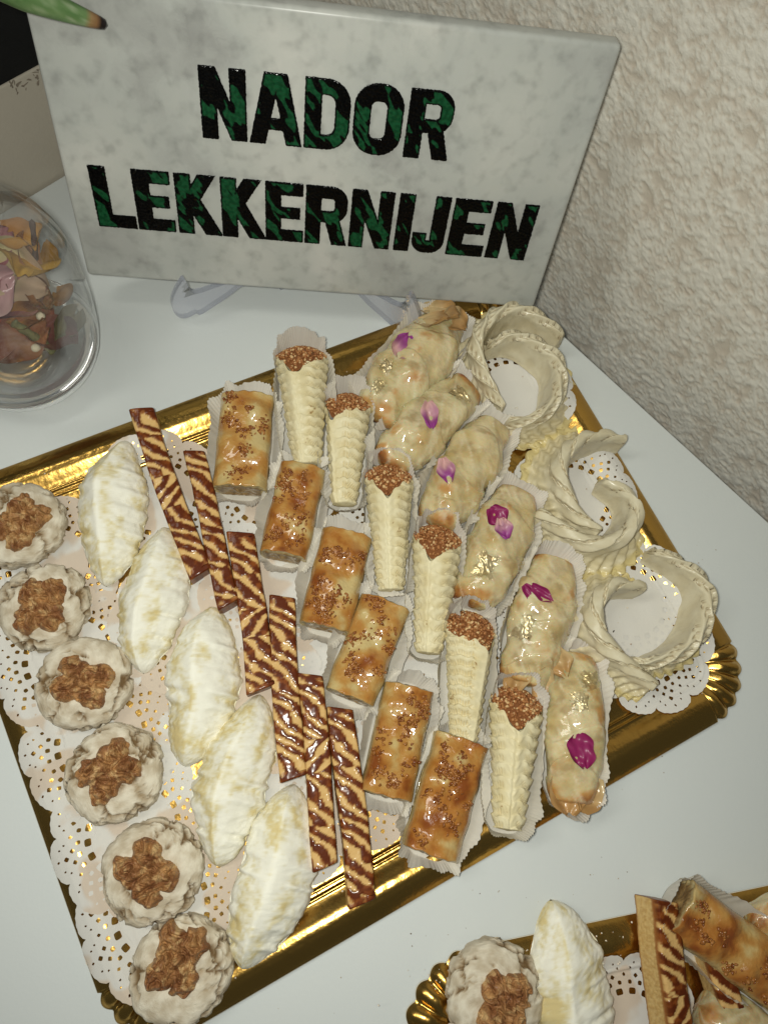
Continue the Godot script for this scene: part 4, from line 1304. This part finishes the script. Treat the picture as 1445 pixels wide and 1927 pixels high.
	for j in 5:
		var o := powder_pastry("white sugar dusted crescent pastry, %s in the row beside the walnut cookies" % ["rearmost", "second from the back", "middle", "second from the front", "frontmost"][j], pd[j][2] * 0.01, pd[j][3] * 0.01, j)
		set_down(o, Vector2(pd[j][0], pd[j][1]), pd[j][4], pd[j][2] * 0.01, 0.0020)
	# six glazed strips
	var sp := [[-0.0764, -0.1065, 11.1, 1.42, -94.1], [-0.0630, -0.0753, 10.0, 1.28, -99.2], [-0.0614, -0.0186, 9.44, 1.62, -107.0], [-0.0602, 0.0304, 10.26, 1.54, -110.8], [-0.0636, 0.0790, 10.24, 1.42, -108.9], [-0.0550, 0.1040, 10.16, 1.50, -110.0]]
	for j in 6:
		var o := glazed_strip("glazed brown striped biscuit strip, %s in the middle row" % ORD[j], sp[j][2] * 0.01, sp[j][3] * 0.01, 0.017, j)
		set_down(o, Vector2(sp[j][0], sp[j][1]), sp[j][4], sp[j][2] * 0.01, 0.0020)
	# six filo nut rolls, each in its paper case
	var bk := [[-0.0229, -0.1190, 6.35, 3.30, -117.8], [-0.0135, -0.0644, 6.0, 2.90, -126.2], [-0.0080, -0.0138, 6.0, 3.05, -128.7], [-0.0089, 0.0321, 6.0, 3.0, -137.0], [-0.0161, 0.0862, 6.1, 2.95, -129.6], [-0.0053, 0.1252, 6.3, 3.15, -135.1]]
	for j in 6:
		var q = bk[j]
		var r := rest(Vector2(q[0], q[1]), q[4], q[2] * 0.01, 0.0026)
		paper_case("white pleated paper case under the filo nut roll that is %s" % ORD[j], "paper cases", r[0], q[4], r[1], q[2] * 0.01 + 0.006, q[3] * 0.01 + 0.001, 0.013, 0.0065, j)
		var o := baklava("honey glazed filo nut roll, %s in its row beside the striped strips" % ORD[j], q[2] * 0.01, q[3] * 0.01, 0.0215, j)
		o.position = r[0] + Vector3(0, 0.0006, 0)
		o.rotation = Vector3(0, deg_to_rad(q[4]), r[1])
	# six nut horns in paper cases
	var kn := [[0.0231, -0.1291, 8.6, 3.25, -111.7], [0.0359, -0.0911, 8.1, 2.85, -117.3], [0.0376, -0.0322, 8.6, 2.95, -115.0], [0.0447, 0.0149, 8.4, 2.95, -121.5], [0.0379, 0.0714, 8.1, 2.9, -121.3], [0.0393, 0.1235, 8.2, 3.0, -124.1]]
	for j in 6:
		var q = kn[j]
		var r := rest(Vector2(q[0], q[1]), q[4], q[2] * 0.01, 0.0026)
		paper_case("white pleated paper case under the nut horn that is %s" % ORD[j], "paper cases", r[0], q[4], r[1], q[2] * 0.01 + 0.002, q[3] * 0.01 - 0.002, 0.017, 0.0042, j + 10, 0.35)
		var o := nut_cone("cream horn filled with chopped nuts, %s in its row" % ORD[j], q[2] * 0.01, q[3] * 0.01, j)
		o.position = r[0] + Vector3(0, 0.0006, 0)
		o.rotation = Vector3(0, deg_to_rad(q[4]), r[1])
	# six filo parcels in paper cases; petals and gold leaf given in world x, z and turned into the parcel's axes
	var fp := [[0.1030, -0.1270, 9.6, 4.2, -152.0, "rearmost filo parcel, with frayed brown top, purple petal and gold leaf"], [0.0934, -0.0845, 8.7, 3.6, -160.0, "filo parcel with gold leaf near its tip, second from the back"], [0.1000, -0.0444, 8.7, 3.5, -146.2, "filo parcel with a brown tip and one purple petal, third from the back"], [0.0943, 0.0091, 8.6, 3.55, -139.9, "pale filo parcel with curled purple petal above gold leaf, third from the front"], [0.0967, 0.0620, 8.5, 3.55, -134.9, "filo parcel with two crimson petals above gold leaf, second from the front"], [0.0813, 0.1259, 8.9, 3.25, -124.9, "frontmost filo parcel with frayed ends, gold leaf and one crimson petal"]]
	var pet := [[[0.0988, -0.1368, 40, 0.019, 0.016, 0]], [[0.0901, -0.0833, -110, 0.019, 0.011, 0]], [[0.0833, -0.0459, -100, 0.018, 0.011, 0]], [[0.0985, -0.0060, -80, 0.014, 0.014, 1], [0.0975, 0.0030, -100, 0.014, 0.011, 0]], [[0.0945, 0.0468, -80, 0.016, 0.008, 1], [0.0995, 0.0485, -65, 0.016, 0.008, 1]], [[0.0713, 0.1388, -110, 0.019, 0.016, 1]]]
	var leaf_at := [[[0.0823, -0.1286, 0.008, 0.007], [0.0716, -0.1182, 0.010, 0.007]], [[0.1188, -0.0899, 0.009, 0.014]], [], [[0.0772, 0.0182, 0.014, 0.012]], [[0.0806, 0.0614, 0.014, 0.010]], [[0.1002, 0.1075, 0.010, 0.010], [0.0860, 0.1152, 0.010, 0.010]]]
	for j in 6:
		var q = fp[j]
		var r := rest(Vector2(q[0], q[1]), q[4], q[2] * 0.01, 0.0026)
		paper_case("white pleated paper case under the filo parcel that is %s" % ORD[j], "paper cases", r[0], q[4], r[1], q[2] * 0.01 + 0.002, q[3] * 0.01 - 0.001, 0.015, 0.0055, j + 20)
		var turn := deg_to_rad(q[4])
		var into := func(x: float, z: float) -> Vector2: return Vector2(x - q[0], z - q[1]).rotated(turn)
		var ps := []
		for e in pet[j]:
			var p: Vector2 = into.call(e[0], e[1])
			ps.append([p.x, clampf(p.y, -0.015, 0.015), deg_to_rad(e[2]) - turn, e[3], e[4], e[5]])
		var ls := []
		for e in leaf_at[j]:
			var p: Vector2 = into.call(e[0], e[1])
			ls.append([clampf(p.x, -0.040, 0.040), clampf(p.y, -0.013, 0.013), e[2], e[3]])
		var fl := []
		if j == 0:
			fl = [[-0.042, -0.006, 1.4, 0.022, 0.018, 0.017, 0.3, 0.4], [-0.042, 0.008, 1.7, 0.024, 0.018, 0.014, -0.4, 0.5], [-0.034, 0.000, 1.5, 0.034, 0.014, 0.027, 0.1, 0.9], [-0.026, 0.004, 1.6, 0.032, 0.012, 0.0275, 0.0, 0.9]]
		elif j == 5:
			fl = [[0.038, 0.003, 0.2, 0.024, 0.022, 0.010, 0.2, -0.1], [0.037, -0.008, -0.3, 0.022, 0.018, 0.012, -0.3, -0.1], [-0.034, 0.012, 0.5, 0.020, 0.016, 0.016, 0.5, 0.2]]
		elif j == 4:
			fl = [[0.038, -0.008, 0.1, 0.022, 0.014, 0.012, -0.3, -0.4], [0.040, 0.006, -0.2, 0.020, 0.016, 0.012, 0.2, -0.3]]
		var o := filo_parcel(q[5], q[2] * 0.01, q[3] * 0.01, j, ps, ls, fl)
		o.position = r[0] + Vector3(0, 0.0006, 0)
		o.rotation = Vector3(0, turn, r[1])
	# six twisted crescents in three pairs
	crescent("twisted crescent curling open to the left of the rearmost pair", [0.1438, -0.0709, 0.1421, -0.0899, 0.1431, -0.1074, 0.1494, -0.1227, 0.1626, -0.1311, 0.1758, -0.1339, 0.1885, -0.1300, 0.1977, -0.1204, 0.2048, -0.1088, 0.2078, -0.1009], -1.0, 0, 0.8)
	crescent("twisted crescent curling round the right of the rearmost pair", [0.1565, -0.1173, 0.1685, -0.1179, 0.1779, -0.1124, 0.1859, -0.1009, 0.1900, -0.0896, 0.1883, -0.0788, 0.1825, -0.0702, 0.1759, -0.0628, 0.1640, -0.0581, 0.1513, -0.0585, 0.1401, -0.0643], -1.0, 1)
	crescent("twisted crescent with an arm reaching right, rear one of the middle pair", [0.2103, -0.0163, 0.1962, -0.0249, 0.1788, -0.0285, 0.1632, -0.0244, 0.1541, -0.0172, 0.1509, -0.0088, 0.1498, 0.0017, 0.1512, 0.0151, 0.1606, 0.0302], 1.0, 2)
	crescent("glossy twisted crescent curling up on the right, front one of the middle pair", [0.1278, -0.0016, 0.1325, 0.0089, 0.1373, 0.0201, 0.1453, 0.0319, 0.1590, 0.0376, 0.1707, 0.0368, 0.1809, 0.0313, 0.1866, 0.0218, 0.1854, 0.0126, 0.1775, -0.0005], 1.0, 3)
	crescent("twisted crescent on the left of the frontmost pair, with a wide folded end", [0.1670, 0.0753, 0.1560, 0.0683, 0.1444, 0.0643, 0.1315, 0.0684, 0.1247, 0.0757, 0.1222, 0.0858, 0.1245, 0.0973, 0.1315, 0.1122, 0.1409, 0.1291], 1.0, 4)
	crescent("wide twisted crescent on the right of the frontmost pair", [0.1830, 0.0545, 0.1902, 0.0645, 0.1969, 0.0775, 0.1979, 0.0913, 0.1916, 0.1008, 0.1805, 0.1103, 0.1664, 0.1153, 0.1532, 0.1152, 0.1403, 0.1126, 0.1335, 0.1060], -1.0, 5, 0.7)

	small_tray()
	loose_bits()

func small_tray() -> void:
	var yaw := -17.7
	var size := Vector2(0.30, 0.22)
	var t := gold_tray("small_gold_tray", "smaller gold tray in the front right corner, cut off by the frame", size, 0.045)
	var place := Transform3D(Basis(Vector3.UP, deg_to_rad(yaw)), Vector3.ZERO)
	place.origin = Vector3(-0.0700, 0, 0.1890) - place.basis * Vector3(-size.x / 2, 0, -size.y / 2)
	t.transform = place
	var d := doily("white lace doily on the smaller tray, under its walnut cookie", Vector2(-0.090, -0.055), 0.0440, 0.3, 1.0, size, 0.045)
	d.transform = place * d.transform
	var e := doily("white lace doily on the smaller tray, under its striped strips", Vector2(-0.025, -0.050), 0.0440, 0.1, 2.0, size, 0.045)
	e.transform = place * e.transform
	var c := walnut_cookie("cracked walnut cookie on the smaller gold tray", Vector2(-0.0272, 0.2254), 0.0265, 7, Vector2(0.001, 0.003), 1.0, 0.019)
	c.position.y = 0.0050
	var p := powder_pastry("white sugar dusted pastry on the smaller gold tray", 0.088, 0.045, 8)
	p.position = Vector3(0.0125, 0.0058, 0.2445)
	p.rotation = Vector3(0, deg_to_rad(-103.0), -0.02)
	var s := glazed_strip("glazed striped biscuit strip on the smaller tray, tipped to show its cut side", 0.090, 0.0150, 0.019, 6)
	s.position = Vector3(0.0555, 0.0085, 0.2660)
	s.rotation = Vector3(-0.26, deg_to_rad(-113.0), -0.03)
	var s2 := glazed_strip("glazed striped biscuit strip on the smaller tray, beside the filo roll", 0.085, 0.0125, 0.017, 7)
	s2.position = Vector3(0.0790, 0.0050, 0.3080)
	s2.rotation = Vector3(0, deg_to_rad(-104.0), 0)
	var at := Vector3(0.1015, 0.0075, 0.2660)
	paper_case("white paper case under the filo nut roll on the smaller tray", "paper cases", at, -62.0, 0.0, 0.078, 0.035, 0.017, 0.0055, 33, 0.3)
	var b := baklava("honey glazed filo nut roll on the smaller gold tray", 0.072, 0.032, 0.0235, 6)
	b.position = at + Vector3(0, 0.0006, 0)
	b.rotation = Vector3(0, deg_to_rad(-62.0), 0)
	var f := filo_parcel("filo parcel with a brown tip at the right edge of the smaller tray", 0.075, 0.036, 7, [], [], [])
	f.position = Vector3(0.1530, 0.0070, 0.2790)
	f.rotation.y = deg_to_rad(-20.0)
	var g := filo_parcel("brown topped filo parcel in front of the filo roll on the smaller tray", 0.070, 0.032, 9, [], [], [])
	g.position = Vector3(0.0890, 0.0050, 0.3150)
	g.rotation.y = deg_to_rad(-60.0)

func loose_bits() -> void:
	rng.seed = 77
	var b := Buf.new()
	for j in 260:      # sugar and crumbs dropped on the tray
		var q := Vector2(rng.randf_range(-0.19, 0.19), rng.randf_range(-0.155, 0.155))
		var s := rng.randf_range(0.00025, 0.0007)
		rock(b, Vector3(q.x, maxf(tray_height(q), 0.0040) + s, q.y), Vector3(s, s * 0.8, s), mix(Color(0.75, 0.70, 0.58), Color(0.34, 0.17, 0.06), pow(rng.randf(), 1.5)))
	var o := put("pastry_crumbs", mesh_of(b), mat("crumb", 0.9))
	tag(o, "loose crumbs of pastry and sugar scattered over the large tray", "crumbs", "", "stuff")
	var g := put("gold_leaf_flake", gold_leaf_mesh(Vector2(0.011, 0.007), 91, func(_d): return 0.0062), mat("gold_leaf", 0.38))
	g.position = Vector3(0.0445, 0, -0.1440)
	tag(g, "loose flake of gold leaf on the tray between the two rearmost nut horns", "gold leaf")
	var d := Buf.new()
	for q in [Vector3(0.115, 0, 0.155), Vector3(-0.03, 0, 0.178), Vector3(0.05, 0, 0.195), Vector3(-0.15, 0, 0.178), Vector3(-0.21, 0, -0.02), Vector3(0.222, 0, 0.06)]:
		for j in 9:
			var z := rng.randf_range(0.00018, 0.0005)
			rock(d, q + Vector3(rng.randfn() * 0.02, z * 0.6, absf(rng.randfn()) * 0.012), Vector3(z, z * 0.7, z), mix(Color(0.10, 0.06, 0.03), Color(0.5, 0.42, 0.3), rng.randf()))
	o = put("table_specks", mesh_of(d), mat("crumb", 0.9))
	tag(o, "tiny dark and pale specks on the white table round the trays", "crumbs", "", "stuff")
	var c := Buf.new()
	for j in 230:      # sugar on the rear rim of the smaller tray
		var along: float = rng.randfn() * 0.020 + (0.0 if rng.randf() < 0.5 else 0.045)
		var q := Vector3(-0.0700, 0, 0.1890) + Vector3(0.9527, 0, 0.304) * (0.050 + along) + Vector3(-0.304, 0, 0.9527) * rng.randf_range(0.003, 0.022)
		var s := rng.randf_range(0.0002, 0.0007)
		rock(c, q + Vector3(0, 0.0078, 0), Vector3(s, s * 0.8, s), Color(0.80, 0.72, 0.60))
	o = put("sugar_specks", mesh_of(c), mat("crumb", 0.9))
	tag(o, "specks of powdered sugar on the rear rim of the smaller tray", "sugar", "", "stuff")
